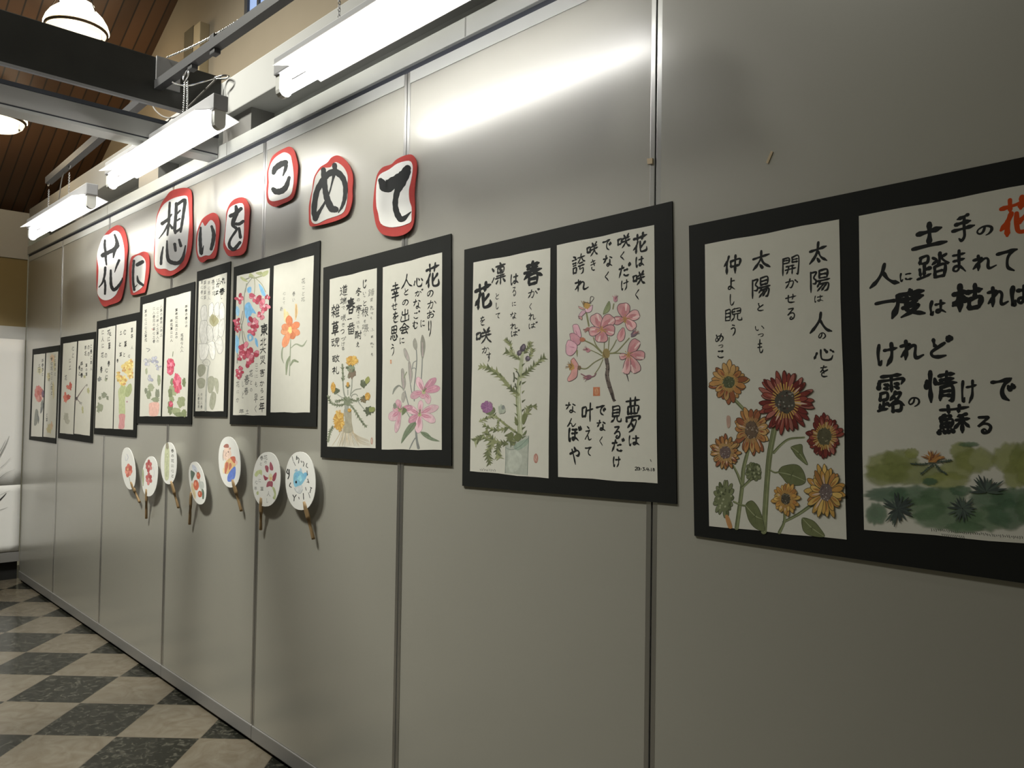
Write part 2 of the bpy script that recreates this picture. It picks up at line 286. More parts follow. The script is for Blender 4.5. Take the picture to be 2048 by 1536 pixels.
# ------------------------------------------------------------------ brush characters (100 x 100 box, y down; strokes split by '/')
DAK = '84 6 90 18/94 2 99 14'
G = {
'の': '52 25 45 55 30 72 18 62 20 42 38 24 62 22 80 38 82 60 70 78 55 86',
'に': '22 15 18 45 20 75 25 85 32 70/48 30 62 27 80 28/48 68 58 76 72 78 88 74',
'は': '20 12 16 45 18 75 22 88 30 72/42 32 65 30 88 28/66 12 66 45 65 72 55 84 44 78 46 68 60 66 76 74 90 84',
'ば': '16 18 12 45 14 75 18 88 26 72/36 36 58 34 80 32/58 18 58 48 57 72 47 84 38 78 40 68 52 66 68 74 82 84/'+DAK,
'ぼ': '16 16 12 45 14 75 18 88 26 72/38 22 56 20 74 18/36 44 58 42 78 38/58 20 58 50 57 74 47 86 38 80 40 70 52 68 68 76 82 86/'+DAK,
'だ': '8 32 30 31 48 28/32 12 26 36 18 60 6 90/50 48 64 45 80 45/48 76 58 84 74 85 88 82/'+DAK,
'け': '20 12 15 45 17 75 22 88 29 74/40 35 65 32 90 28/70 10 71 45 68 70 52 95',
'で': '10 28 40 25 84 18/78 20 58 35 48 58 55 80 75 92/74 44 80 55/86 37 92 48',
'て': '10 28 40 25 88 18/80 20 58 35 48 58 55 80 78 92',
'な': '10 30 30 28 48 25/34 8 28 38 12 62/68 22 88 32/66 42 66 65 64 82 50 90 40 82 46 72 62 74 88 90',
'く': '70 8 50 28 28 48 50 68 74 92',
'き': '20 28 50 24 78 18/18 48 50 43 82 37/40 8 55 38 70 62/30 68 32 84 50 92 74 90',
'さ': '18 32 50 27 82 22/42 8 55 35 68 60/28 66 32 84 50 92 74 90',
'れ': '28 8 28 50 27 95/8 30 28 27 42 26 25 58 8 80/28 52 50 32 62 30 66 45 64 75 72 88 95 76',
'る': '25 15 50 14 70 13 48 35 20 62 45 48 70 48 82 65 72 86 50 92 40 84 50 74 64 84',
'え': '40 8 58 18/25 38 55 34 70 33 45 60 15 92 40 68 52 70 58 88 72 93 92 86',
'ん': '50 8 35 45 12 92 30 65 42 55 52 66 58 86 72 88 92 62',
'や': '10 45 45 32 75 26 90 38 80 52 62 52/48 10 60 25/28 22 45 60 60 98',
'か': '8 35 35 30 58 28 62 45 55 75 45 90 35 82/38 8 30 50 8 90/74 22 88 40 92 50',
'が': '8 38 30 33 50 31 54 48 48 76 40 90 30 82/34 12 26 52 6 90/66 30 78 46 82 56/'+DAK,
'し': '30 8 28 45 30 75 45 90 65 85 85 65',
'じ': '26 10 24 45 26 75 42 90 62 85 80 65/60 14 66 26/76 10 82 22',
'す': '8 28 50 26 92 24/58 8 58 40 54 60 40 58 38 46 50 42 60 52 56 75 38 98',
'を': '20 22 50 20 78 16/48 6 36 34 16 58 34 44 48 46 50 70/84 40 55 52 30 68 32 86 52 92 82 90',
'と': '32 10 36 30 44 45/80 28 50 46 24 66 30 84 55 90 84 86',
'ど': '28 12 32 32 40 46/74 30 46 48 20 66 26 84 50 90 80 86/'+DAK,
'せ': '8 42 50 36 94 30/70 12 70 42 62 60/30 18 30 55 34 80 55 88 82 85',
'い': '18 22 18 50 24 74 36 80 42 66/70 26 82 45 88 64',
'っ': '20 50 50 40 75 42 82 58 70 75 48 84',
'も': '42 8 40 40 40 70 50 88 70 86 82 70/20 34 45 33 68 31/18 56 45 54 68 51',
'よ': '52 30 72 28 84 27/50 8 50 40 50 72 40 86 24 82 26 68 45 66 65 76 84 90',
'う': '38 10 54 15 64 20/24 42 48 34 68 38 72 55 64 76 44 96',
'め': '22 20 30 50 46 80/68 12 55 50 30 82 16 80 14 60 36 36 64 34 84 50 82 74 60 92',
'こ': '25 22 50 22 76 20 62 32/20 68 34 82 60 84 86 78',
'ご': '18 26 42 26 66 24 52 36/14 70 28 84 54 86 80 80/'+DAK,
'ま': '22 24 50 22 80 20/24 46 50 44 78 42/52 6 53 45 52 74 40 88 24 82 28 70 48 68 68 78 86 92',
'り': '28 12 24 40 30 60 36 50/70 10 74 40 68 70 44 96',
'お': '14 32 40 29 64 26/40 8 40 45 38 78 28 88 18 80 26 64 52 50 76 52 82 70 70 86 54 88/74 16 90 30',
'む': '12 30 40 27 62 25/36 8 36 45 34 62 22 66 18 54 28 48 37 58 38 80 50 90 78 86 84 68/72 28 88 42',
'ふ': '48 8 60 16 50 28/50 32 60 55 50 84 36 78/18 62 12 84/78 58 90 80',
'つ': '10 40 45 26 78 28 88 48 74 70 40 88',
'づ': '8 44 40 30 70 32 80 50 66 72 34 90/'+DAK,
'ら': '38 10 58 18/30 30 26 60 55 48 78 56 76 76 40 95',
'土': '20 38 50 34 80 30/50 8 50 50 50 85/6 88 50 84 96 82',
'手': '70 8 50 14 28 20/22 36 50 33 80 29/8 58 50 53 95 48/54 16 54 50 56 80 46 94 34 86',
'花': '8 25 50 20 94 14/32 6 34 34/68 4 62 34/36 40 24 62 8 78/26 60 26 96/84 48 66 62 50 70/52 42 52 72 58 90 78 92 94 86 93 72',
'人': '50 6 44 38 26 70 4 94/48 42 62 66 78 84 98 92',
'踏': '12 14 10 38/12 14 34 11 33 34 12 37/24 38 24 82/24 58 40 55/10 58 11 84/4 92 24 85 42 78/70 6 69 38 62 46/50 20 60 30 48 44/88 12 76 24 90 42 98 46/56 54 56 94/56 54 84 50 84 92/56 72 82 70/56 92 84 90',
'一': '6 56 40 50 75 46 95 50',
'度': '52 4 58 14/18 20 55 16 92 14/20 20 18 55 4 96/30 38 60 34 90 31/44 28 46 52/72 25 68 50/44 52 70 50/34 64 60 61 80 60 58 82 28 97/42 70 62 84 95 94',
'枯': '6 34 26 30 46 26/26 6 26 50 26 95/25 38 16 58 4 74/28 42 40 56/50 34 74 30 96 26/72 8 72 36 72 54/56 58 56 92/56 58 90 54 86 90/56 88 86 86',
'露': '16 8 50 6 84 4/8 20 6 36/8 20 50 17 92 14 86 28/50 8 50 46/26 28 36 30/26 38 36 40/64 27 74 28/64 36 74 37/14 52 12 68/14 52 36 50 35 66 14 67/24 68 24 92/24 80 38 78/12 80 12 94/4 98 40 90/64 48 58 60 46 70/60 54 84 52 68 72 44 84/58 60 72 72 96 82/56 80 56 98/56 80 84 78 82 96 56 97',
'情': '10 32 8 52/22 6 22 50 22 96/34 26 38 40/46 18 68 15 92 13/50 30 68 28 88 26/42 42 68 39 98 37/68 6 68 40/52 52 50 92/52 52 86 49 86 88 78 92/52 64 84 62/52 76 84 74',
'蘇': '8 18 50 14 94 10/32 4 34 28/66 3 64 26/22 32 12 48/20 38 42 36 34 48/12 52 12 78/12 52 44 50 44 76/12 64 44 62/28 50 28 76/12 77 44 76/8 86 6 96/20 86 22 95/32 85 35 94/43 84 48 92/88 34 60 40/56 54 96 48/76 38 76 96/74 56 52 82/78 56 98 78',
'太': '8 40 50 34 92 28/50 6 46 42 30 70 6 95/50 44 66 70 96 92/44 76 54 88',
'陽': '10 12 10 95/10 14 34 12 24 34 34 46 30 60 18 60/50 8 50 40/50 8 84 6 84 38/50 23 84 21/50 39 84 37/38 52 70 48 98 46/54 54 40 74/52 64 90 60 86 88 74 94/68 66 42 92/80 64 60 90',
'心': '16 42 12 60 6 76/34 22 34 60 42 84 62 90 80 84 84 64/50 22 58 38/76 28 90 46',
'開': '8 8 8 95/8 8 40 6 40 34/10 20 38 18/10 33 38 31/58 7 58 34/58 7 92 4 92 90 82 94/60 20 90 18/60 32 90 30/28 52 72 48/22 68 78 64/40 52 38 74 28 90/60 50 60 92',
'仲': '30 6 20 32 4 54/20 34 20 96/42 34 42 66/42 34 92 28 88 62/44 62 88 58/66 6 66 50 66 98',
'睨': '8 12 8 88/8 12 34 10 34 84/8 36 34 34/8 60 34 58/8 86 34 84/60 8 46 14 46 46/68 10 90 8 90 44/46 30 58 28/70 26 90 25/46 46 90 44/58 48 54 74 40 94/74 46 74 80 84 92 98 90 98 76',
'咲': '8 34 10 70/8 34 34 30 32 64/10 66 32 63/52 8 60 24/86 4 76 22/44 34 68 30 92 26/40 54 68 49 98 44/68 30 62 66 40 94/68 56 80 78 98 92',
'誇': '10 10 26 14/4 28 40 24/10 42 34 40/10 54 34 52/12 66 12 92/12 66 34 64 32 90/12 90 34 88/46 20 96 14/70 4 62 26 44 46/72 20 84 34 98 40/58 46 84 43/50 60 96 55/64 60 60 74 86 70 84 90 70 98',
'夢': '8 14 92 9/34 4 34 24/66 3 64 22/20 30 20 50/20 30 82 27 80 47/40 29 40 48/60 28 60 48/20 49 80 47/10 58 10 70/10 58 92 54 86 66/50 60 38 76 18 88/44 68 72 66 58 88 28 100/40 74 54 84',
'見': '22 8 22 64/22 8 78 6 78 62/22 26 78 24/22 44 78 42/22 63 78 61/40 64 34 82 8 97/60 62 60 84 70 94 92 92 94 76',
'叶': '10 30 10 74/10 30 40 26 38 70/10 72 40 69/48 44 98 36/74 8 74 50 74 97',
'春': '20 16 80 11/24 29 76 25/6 44 94 38/50 4 42 36 8 70/52 36 70 54 96 66/32 56 32 96/32 56 70 54 70 94/32 74 70 73/32 94 70 93',
'凛': '8 22 16 34/6 84 22 62/60 4 66 12/34 18 96 14/46 26 46 48/46 26 84 24 84 46/46 47 84 46/64 26 64 46/56 32 74 40/40 60 92 56/32 72 98 66/66 60 66 98/48 78 38 92/82 76 94 88',
'出': '50 6 50 92/22 18 22 46 78 42/78 14 78 46/12 56 12 94 88 90/88 54 88 96',
'会': '50 6 30 32 4 50/50 8 70 30 96 46/34 42 66 40/14 60 86 55/46 60 26 86 74 82/66 70 82 92',
'幸': '22 20 78 16/50 4 50 34/6 38 94 33/34 44 40 56/66 42 58 54/18 60 82 57/12 76 88 72/50 58 50 100',
'思': '20 6 20 50/20 6 80 4 80 48/20 27 80 26/50 6 50 48/20 49 80 47/16 66 6 88/32 60 36 84 54 94 80 90 82 76/50 62 58 74/78 58 92 74',
'冬': '48 4 34 26 12 44/40 18 76 16 56 38 6 64/36 26 60 44 96 60/44 66 58 74/36 82 60 94',
'寒': '50 2 52 10/14 16 12 28/14 16 90 14 84 26/24 30 76 28/26 40 74 39/12 52 92 48/38 28 38 50/62 28 62 50/40 52 10 78/60 50 94 76/46 66 58 72/40 82 60 94',
'耐': '4 12 48 8/28 10 20 28/8 30 8 90/8 30 46 28 46 90/20 34 20 84/34 34 34 84/54 34 98 30/82 6 82 50 82 92 70 90/60 50 68 66',
'番': '74 4 26 10/8 28 94 24/50 8 50 54/28 14 36 24/70 12 62 22/46 28 10 54/54 28 94 52/22 58 22 96/22 58 80 56 80 95/22 75 80 74/50 57 50 94/22 95 80 94',
'根': '4 30 44 26/24 6 24 96/24 36 6 70/26 40 42 56/54 10 54 94 70 84/54 10 88 8 88 46/56 28 86 26/54 46 88 45/92 54 74 66/66 50 80 78 98 94',
'張': '8 10 40 8 40 28/10 30 38 28/10 30 8 50/8 50 42 48 38 84 26 94/52 6 52 58/52 8 88 6/54 22 84 21/54 36 84 35/46 54 98 50/60 56 60 94 72 84/88 60 76 70/68 56 80 78 98 94',
'道': '46 4 54 14/80 2 70 14/34 20 96 16/64 18 58 30/46 32 46 76/46 32 84 30 84 74/46 46 84 45/46 60 84 59/46 75 84 74/10 18 20 28/8 48 26 46 20 76/6 92 26 80 56 94 98 94',
'端': '20 6 26 16/4 26 40 22/12 36 18 66/36 32 28 64/2 76 42 66/72 4 72 28/52 12 52 30/52 30 94 28/94 10 94 30/46 42 98 38/70 42 62 54/50 56 50 96/50 56 94 54 94 94/66 58 66 88/80 58 80 88',
'雑': '8 22 44 18/28 4 24 26 6 40/40 20 46 36 54 36/6 54 50 50/28 40 28 96/26 58 8 80/32 60 46 74/68 4 54 32/60 24 60 96/78 6 84 18/60 28 96 26/60 48 92 46/60 68 92 66/60 90 98 88/78 28 78 88',
'草': '8 16 92 12/32 4 34 26/66 4 64 26/26 34 26 66/26 34 76 32 76 64/26 49 76 48/26 66 76 65/8 80 94 76/50 66 50 100',
'魂': '6 16 40 14/4 36 46 32/24 36 10 76 38 72/30 58 44 84/74 2 68 14/54 16 54 50/54 16 92 14 92 48/54 32 92 31/54 49 92 48/72 16 72 48/66 50 60 74 44 96/76 50 76 84 86 94 98 86',
'敬': '4 14 52 10/16 4 18 22/38 3 36 20/18 26 6 50/14 36 50 32 48 74 38 82/14 50 14 72/14 50 34 48 34 70/14 72 34 70/70 4 54 40/62 24 96 20/84 24 76 60 48 94/60 40 76 70 98 92',
'礼': '28 4 34 14/8 28 44 24 30 46 4 66/26 48 26 96/30 50 44 62/62 8 62 70 70 90 92 88 96 66',
'東': '10 16 90 12/50 2 50 98/20 30 20 60/20 30 80 28 80 58/20 44 80 43/20 60 80 58/48 60 8 90/52 60 94 88',
'北': '34 10 34 92/6 36 34 32/4 86 34 72/86 22 62 40/60 8 60 84 72 92 96 86',
'大': '8 38 92 32/50 6 46 46 6 96/52 40 96 94',
'災': '26 6 16 20 28 36/50 4 40 18 52 34/76 4 66 18 78 34/30 50 36 62/74 44 64 58/52 42 46 70 10 98/52 68 94 96',
'害': '50 2 52 10/12 16 12 28/12 16 90 14 86 26/28 28 74 26/28 39 74 38/10 52 92 48/50 22 50 58/26 66 26 96/26 66 76 64 74 94/26 94 74 93',
'二': '22 30 50 27 78 25/6 80 50 76 96 74',
'年': '32 4 20 22 8 34/26 18 88 14/24 40 84 36/24 40 24 64/4 66 98 60/56 18 56 100',
'早': '24 8 24 50/24 8 78 6 78 48/24 28 78 27/24 50 78 48/6 68 96 62/50 50 50 100',
}
class Ink:
    """Collects brush strokes on one sheet; coordinates are wall points made local to the sheet's own origin."""
    def __init__(s, org, y): s.bm = bmesh.new(); s.org = org; s.y = y; s.n = 0
    def glyph(s, ch, crop, x0, y0, x1, y1, weight=1.0):
        c = crop((x0+x1)/2, (y0+y1)/2); ym = (y0+y1)/2; xm = (x0+x1)/2
        W = abs((crop(x1, ym)-crop(x0, ym)).x); H = abs((crop(xm, y0)-crop(xm, y1)).z)
        lw = 0.076*weight*min(max(W, H*0.6), max(H, W*0.6))
        strokes = G[ch].split('/')
        if len(strokes) > 9: lw *= 0.72
        if len(strokes) == 1 and ch == '一': lw *= 1.7
        tilt = random.uniform(0.01, 0.07)
        for st in strokes:
            v = [float(t) for t in st.split()]
            p = [(v[i]+random.uniform(-1.5, 1.5), v[i+1]+random.uniform(-1.5, 1.5)) for i in range(0, len(v), 2)]
            q = catmull(p, 6); n = len(q)
            pts = [(c.x+(a-50)/100*W, c.z-(b-50)/100*H+(a-50)/100*W*tilt) for a, b in q]
            k = random.uniform(0.85, 1.15); ph = random.uniform(0, 6)
            short = len(p) == 2 and math.hypot(p[0][0]-p[1][0], p[0][1]-p[1][1]) < 22
            ws = []
            for i in range(n):
                t = i/(n-1)
                w = (0.85+0.35*t) if short else (1.12-0.42*math.sin(math.pi*min(t*1.25, 1))*1.0)
                if t > 0.78 and not short: w *= 1-0.62*(t-0.78)/0.22
                if t < 0.08: w *= 0.75+3*t
                ws.append(lw*k*w*(1+0.10*math.sin(9*t+ph)))
            add_ribbon(s.bm, pts, ws, s.put)
    def stroke(s, crop, pts, ws):
        """Traced stroke: pts in crop units, ws full widths in crop units."""
        if not isinstance(ws, (list, tuple)): ws = [ws]*len(pts)
        q = catmull([(a, b, w) for (a, b), w in zip(pts, ws)], 6)
        ph = random.uniform(0, 6)
        add_ribbon(s.bm, [(a, b) for a, b, w in q], [max(w, 1)*0.545*(1+0.06*math.sin(i*1.7+ph)) for i, (a, b, w) in enumerate(q)],
                   lambda a, b: s.put(crop(a, b).x, crop(a, b).z))
    def put(s, x, z): s.n += 1; return (x-s.org.x, s.y-s.org.y-s.n*3e-8, z-s.org.z)
    def done(s, name, m, parent, label=None):
        o = obj(name, s.bm, m, parent)
        if label: o['label'] = label
        return o
PAPER_SEEN = (163, 161, 147)
def pig(c, k=0.66):
    """Pigment seen beside the paper -> its own reflectance."""
    q = [k*h*s2l(v)/s2l(p) for v, p, h in zip(c, PAPER_SEEN, (1.0, 0.985, 0.89))]; g = 0.35*q[0]+0.5*q[1]+0.15*q[2]
    return tuple(min(0.9, 0.80*a+0.20*g) for a in q) + (1.0,)
class Paint:
    def __init__(s, org, y, crop):
        s.bm = bmesh.new(); s.org = org; s.y = y; s.crop = crop; s.n = 0
        s.layer = s.bm.loops.layers.float_color.new('Col')
    def lift(s): s.n += 1; return s.y - s.n*1.3e-6
    def putter(s):
        y = s.lift()-s.org.y; ox, oz = s.org.x, s.org.z; cr = s.crop
        def put(a, b):
            w = cr(a, b); return (w.x-ox, y, w.z-oz)
        return put
    def poly(s, pts, c, smooth=4, edge=None, ew=3):
        q = catmull(pts, smooth, True) if smooth else pts
        put = s.putter()
        f = s.bm.faces.new([s.bm.verts.new(put(a, b)) for a, b in q])
        cc = pig(c); v = random.uniform(0.88, 1.12); cc = tuple(min(1, x*v) for x in cc[:3])+(1,)
        for l in f.loops: l[s.layer] = cc
        if edge: s.line(list(pts)+[pts[0]], ew, edge)
    def line(s, pts, w, c, n=5):
        if not isinstance(w, (list, tuple)): w = [w]*len(pts)
        q = catmull([(a, b, k) for (a, b), k in zip(pts, w)], n)
        add_ribbon(s.bm, [(a, b) for a, b, k in q], [max(k, 0.6)*0.5 for a, b, k in q], s.putter(), 0, pig(c), s.layer)
    def ell(s, cx, cy, rx, ry, c, rough=0.0, n=18, rot=0, edge=None, ew=3):
        p = []
        for i in range(n):
            t = 2*math.pi*i/n; k = 1+random.uniform(-rough, rough); a, b = rx*k*math.cos(t), ry*k*math.sin(t)
            p.append((cx+a*math.cos(rot)-b*math.sin(rot), cy+a*math.sin(rot)+b*math.cos(rot)))
        s.poly(p, c, 3, edge, ew)
    def petal(s, cx, cy, ang, l0, l1, w, c, edge=None, ew=3, sx=1.0, sy=1.0, notch=False, c2=None, bend=0.0):
        """Petal from radius l0 to l1 at an angle (degrees, 0 = right, 90 = down)."""
        a = math.radians(ang); d = (math.cos(a), math.sin(a)); n = (-d[1], d[0])
        prof = [(l0, 0.28), (l0+(l1-l0)*0.35, 0.85), (l0+(l1-l0)*0.68, 1.0), (l0+(l1-l0)*0.9, 0.62)]
        L = []; R = []
        for r, k in prof:
            bb = bend*((r-l0)/(l1-l0))**2*w
            L.append((cx+(d[0]*r+n[0]*(w*0.5*k+bb))*sx, cy+(d[1]*r+n[1]*(w*0.5*k+bb))*sy)); R.append((cx+(d[0]*r-n[0]*(w*0.5*k-bb))*sx, cy+(d[1]*r-n[1]*(w*0.5*k-bb))*sy))
        bb = bend*w; tip = [(cx+(d[0]*l1*(0.93 if notch else 1.0)+n[0]*bb)*sx, cy+(d[1]*l1*(0.93 if notch else 1.0)+n[1]*bb)*sy)]
        p = L+tip+R[::-1]; s.poly(p, c, 4, edge, ew)
        if c2:
            m0 = l0+(l1-l0)*0.05; m1 = l0+(l1-l0)*0.72
            s.line([(cx+d[0]*m0*sx, cy+d[1]*m0*sy), (cx+d[0]*(m0+m1)/2*sx, cy+d[1]*(m0+m1)/2*sy), (cx+d[0]*m1*sx, cy+d[1]*m1*sy)], [w*0.2, w*0.42, w*0.08], c2)
    def sunflower(s, cx, cy, rx, ry, n, cols, edge, ring, ctr, rin, jit=0.14):
        R = (rx+ry)/2; sx, sy = rx/R, ry/R
        for layer in (0, 1):
            for i in range(n):
                a = 360*(i+0.5*layer)/n + random.uniform(-7, 7)
                s.petal(cx, cy, a, rin*0.75, R*(1.0-0.08*layer)*(1+random.uniform(-jit, jit)), 2*math.pi*R/n*0.58, random.choice(cols), edge, 4, sx, sy, bend=random.uniform(-.25, .25), c2=cols[-1] if random.random() < .4 else ((176, 148, 124) if random.random() < .3 else None))
        if ring:
            for i in range(34):
                a = 2*math.pi*i/34; r1 = rin*random.uniform(1.15, 1.5)
                s.line([(cx+math.cos(a)*rin*0.8*sx, cy+math.sin(a)*rin*0.8*sy), (cx+math.cos(a)*r1*sx, cy+math.sin(a)*r1*sy)], 8, ring, 2)
        s.ell(cx, cy, rin*0.9*sx, rin*0.9*sy, ctr[0], 0.08)
        for i in range(46):
            a = random.uniform(0, 6.28); r = rin*0.95*math.sqrt(random.random())
            s.ell(cx+math.cos(a)*r*sx, cy+math.sin(a)*r*sy, rin*.075, rin*.075, random.choice(ctr), 0.1, 6)
    def spiky(s, pts, w, c, c2=None, n=9, size=1.0):
        """A thistle-like leaf: a rib with ragged points on both sides."""
        s.line(pts, w, c)
        q = catmull(pts, 12)
        for i in range(n):
            k = int((i+0.5)/n*(len(q)-2)); a, b = q[k], q[k+1]
            dx, dy = b[0]-a[0], b[1]-a[1]; d = math.hypot(dx, dy) or 1; dx /= d; dy /= d
            for sg in (-1, 1):
                ln = size*random.uniform(14, 34); sw = size*random.uniform(7, 12)
                tx, ty = a[0]+(-dy*sg*0.8+dx*0.7)*ln, a[1]+(dx*sg*0.8+dy*0.7)*ln
                s.poly([(a[0]-dx*sw, a[1]-dy*sw), (a[0]+dx*sw, a[1]+dy*sw), (tx, ty)], c2 if (c2 and random.random() < .5) else c, 0)
    def done(s, name, parent, label=None, m='paint'):
        o = obj(name, s.bm, M[m], parent)
        if label: o['label'] = label
        return o
class Wash:
    """Soft-edged washes of thin colour."""
    def __init__(s, org, y, crop): s.bm = bmesh.new(); s.org = org; s.y = y; s.crop = crop; s.n = 0; s.layer = s.bm.loops.layers.float_color.new('Col')
    def blob(s, cx, cy, rx, ry, c, a=0.8, rough=0.12, n=28):
        s.n += 1; y = s.y-s.n*2e-5-s.org.y; cc = pig(c)
        ks = [1+random.uniform(-rough, rough) for _ in range(n)]
        def ring(f, jit=1):
            out = []
            for i in range(n):
                t = 2*math.pi*i/n; w = s.crop(cx+rx*f*ks[i]*math.cos(t), cy+ry*f*ks[i]*math.sin(t)); out.append(s.bm.verts.new((w.x-s.org.x, y, w.z-s.org.z)))
            return out
        A, B, C = ring(1.08), ring(0.86), ring(0.5)
        def face(vs, al):
            f = s.bm.faces.new(vs)
            for l, q in zip(f.loops, al): l[s.layer] = cc[:3]+(q,)
        for i in range(n):
            j = (i+1) % n
            face((A[i], A[j], B[j], B[i]), (0, 0, a*.85, a*.85)); face((B[i], B[j], C[j], C[i]), (a*.85, a*.85, a, a))
        face(C, [a]*n)
    def done(s, name, parent): return obj(name, s.bm, M['wash'], parent)

# ================================================================== SETTING
struct(obj('floor', box(-6.9, 3.0, -6.0, 0.35, -0.05, 0.0), M['floor']))
SEAM0, PW, XEND = -0.988, 0.90, -6.333
wall_r = struct(empty('wall_right', (0, 0, 0)))
edges = [XEND] + [SEAM0-i*PW for i in (5, 4, 3, 2, 1, 0, -1, -2)]
tilts = [0.3, -0.3, 0.2, -0.2, 0.3, -0.3, 0.8, 0.0, 0.0]     # the movable panels do not hang perfectly flat
for i, (a, b) in enumerate(zip(edges, edges[1:])):
    a2, b2 = a+0.0021, b-0.0021
    pm = obj('partition_panel', box(a2+0.0125, b2-0.0125, 0.0, 0.03, 0.068, 2.231), M['panel'], wall_r)
    me = pm.data
    for p in me.polygons: p.use_smooth = False
    # lean of the sheet: the front face turns by a fraction of a degree inside its frame
    xm = (a+b)/2
    for v in me.vertices:
        if v.co.y < 0.01: v.co.y = 0.0022*((v.co.x-xm)/(PW/2))*(tilts[i])
    s = bmesh.new(); bx(s, a2, a2+0.0125, -0.0012, 0.03, 0.066, 2.266, 0, 0.0005); bx(s, b2-0.0125, b2, -0.0012, 0.03, 0.066, 2.266, 0, 0.0012)
    obj('edge_strip', s, M['alu'], wall_r)
    obj('top_strip', box(a2+0.0125, b2-0.0125, -0.0025, 0.03, 2.231, 2.266), M['track'], wall_r)
obj('panel_joint', box(XEND, 1.7, 0.022, 0.034, 0.06, 2.26), M['groove'], wall_r)
base = struct(empty('baseboard_right', (0, 0, 0)))
b_ = bmesh.new()
for i, (a, b) in enumerate(zip(edges, edges[1:])): bx(b_, a+0.001, b-0.001, -0.005, 0.03, 0.014, 0.0665, 0, 0.003)
obj('bottom_rail', b_, M['base'], base)
obj('toe_gap', box(XEND, 1.7, 0.012, 0.03, 0.0, 0.016), M['dark'], base)

tr = struct(empty('trim_1', (0, 0, 2.31)))
b_ = box(-6.36, 1.7, -0.006, 0.06, 2.286, 2.342, 0.002); obj('head_track', b_, M['track'], tr, (0, 0, -2.31))
obj('groove', box(-6.36, 1.7, 0.006, 0.05, 2.264, 2.288), M['groove'], tr, (0, 0, -2.31))
b_ = bmesh.new()
for x in (-4.62, -3.12, -1.62): bx(b_, x-0.002, x+0.002, -0.0068, 0.02, 2.287, 2.341)
obj('track_joint', b_, M['base'], tr, (0, 0, -2.31))

li = struct(empty('trim_2', (0, 0, 2.5)))
obj('lintel_face', box(-6.36, 1.7, 0.0, 0.30, 2.462, 2.612, 0.004), M['lintel'], li, (0, 0, -2.5))
obj('recess_back', box(-6.36, 1.7, 0.13, 0.30, 2.30, 2.463), M['track'], li, (0, 0, -2.5))
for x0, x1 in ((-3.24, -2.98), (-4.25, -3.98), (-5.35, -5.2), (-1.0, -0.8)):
    obj('shade_block', box(x0, x1, 0.03, 0.131, 2.335, 2.463), M['base'], li, (0, 0, -2.5))  # grey blocks built in for the dark shadow shapes in the recess
struct(obj('wall_upper', box(-6.5, 1.7, 0.30, 0.36, 2.30, 6.2), M['plaster']))

# roof: planks rising away from the end wall
def roof_z(x): return 2.592+0.4985*(x+6.43)
b_ = bmesh.new()
for x0, x1 in ((-6.46, -1.6),):
    vs = [b_.verts.new((x, y, roof_z(x)+dz)) for x in (x0, x1) for y in (-5.5, 0.30) for dz in (0, 0.06)]
    for f in ((0, 1, 3, 2), (4, 6, 7, 5), (0, 4, 5, 1), (2, 3, 7, 6), (0, 2, 6, 4), (1, 5, 7, 3)): b_.faces.new([vs[k] for k in f])
x0, x1 = -1.6, 1.7
vs = [b_.verts.new((x, y, roof_z(-1.6)-0.4985*(x+1.6)+dz)) for x in (x0, x1) for y in (-5.5, 0.30) for dz in (0, 0.06)]
for f in ((0, 1, 3, 2), (4, 6, 7, 5), (0, 4, 5, 1), (2, 3, 7, 6), (0, 2, 6, 4), (1, 5, 7, 3)): b_.faces.new([vs[k] for k in f])
bmesh.ops.recalc_face_normals(b_, faces=b_.faces)
struct(obj('ceiling', b_, M['planks']))

# end wall with its lintel
ew = struct(empty('wall_far', (-6.36, -2.0, 0)))
W_ = (6.36, 2.0, 0)
obj('wall_face', box(-6.46, -6.362, -5.5, 0.0, 0.20, 2.30), M['endwall'], ew, W_)
obj('lintel_face', box(-6.46, -6.352, -5.5, 0.0, 2.25, 2.58), M['lintel'], ew, W_)
obj('picture_rail', box(-6.40, -6.352, -5.5, -0.001, 1.682, 1.772), M['track'], ew, W_)
obj('bottom_rail', box(-6.40, -6.345, -5.5, -0.001, 0.132, 0.200), M['base'], ew, W_)
obj('toe_gap', box(-6.46, -6.40, -5.5, 0.0, 0.0, 0.14), M['dark'], ew, W_)

# black steel beam and grey track across the hall
be = struct(empty('trim_3', (-3.2, 0, 2.5)))
B_ = (3.2, 0, -2.5)
obj('beam_web', box(-3.22, -3.20, -5.0, 0.0, 2.452, 2.637, 0.003), M['black_steel'], be, B_)
obj('beam_flange', box(-3.212, -3.196, -5.0, -0.06, 2.442, 2.452), M['beam_flange'], be, B_)
p1, p2, p3, p4 = xp(313, 113, -3.195), xp(361, 128, -3.195), xp(361, 186, -3.195), xp(312, 171, -3.195)
obj('bracket_plate', box(-3.2005, -3.192, p1.y, p2.y, (p3.z+p4.z)/2, p2.z+0.004, 0.001), M['beam_flange'], be, B_)
gt = struct(empty('trim_4', (-3.2, 0, 2.34)))
T_ = (3.2, 0, -2.34)
obj('track_side', box(-3.29, -3.20, -5.0, -0.008, 2.310, 2.376, 0.002), M['lintel'], gt, T_)
obj('track_top', box(-3.295, -3.195, -5.0, -0.008, 2.376, 2.391), M['groove'], gt, T_)
obj('track_slot', box(-3.28, -3.203, -5.0, -0.008, 2.303, 2.311), M['groove'], gt, T_)
obj('track_lip', box(-3.29, -3.20, -5.0, -0.008, 2.293, 2.304), M['track'], gt, T_)

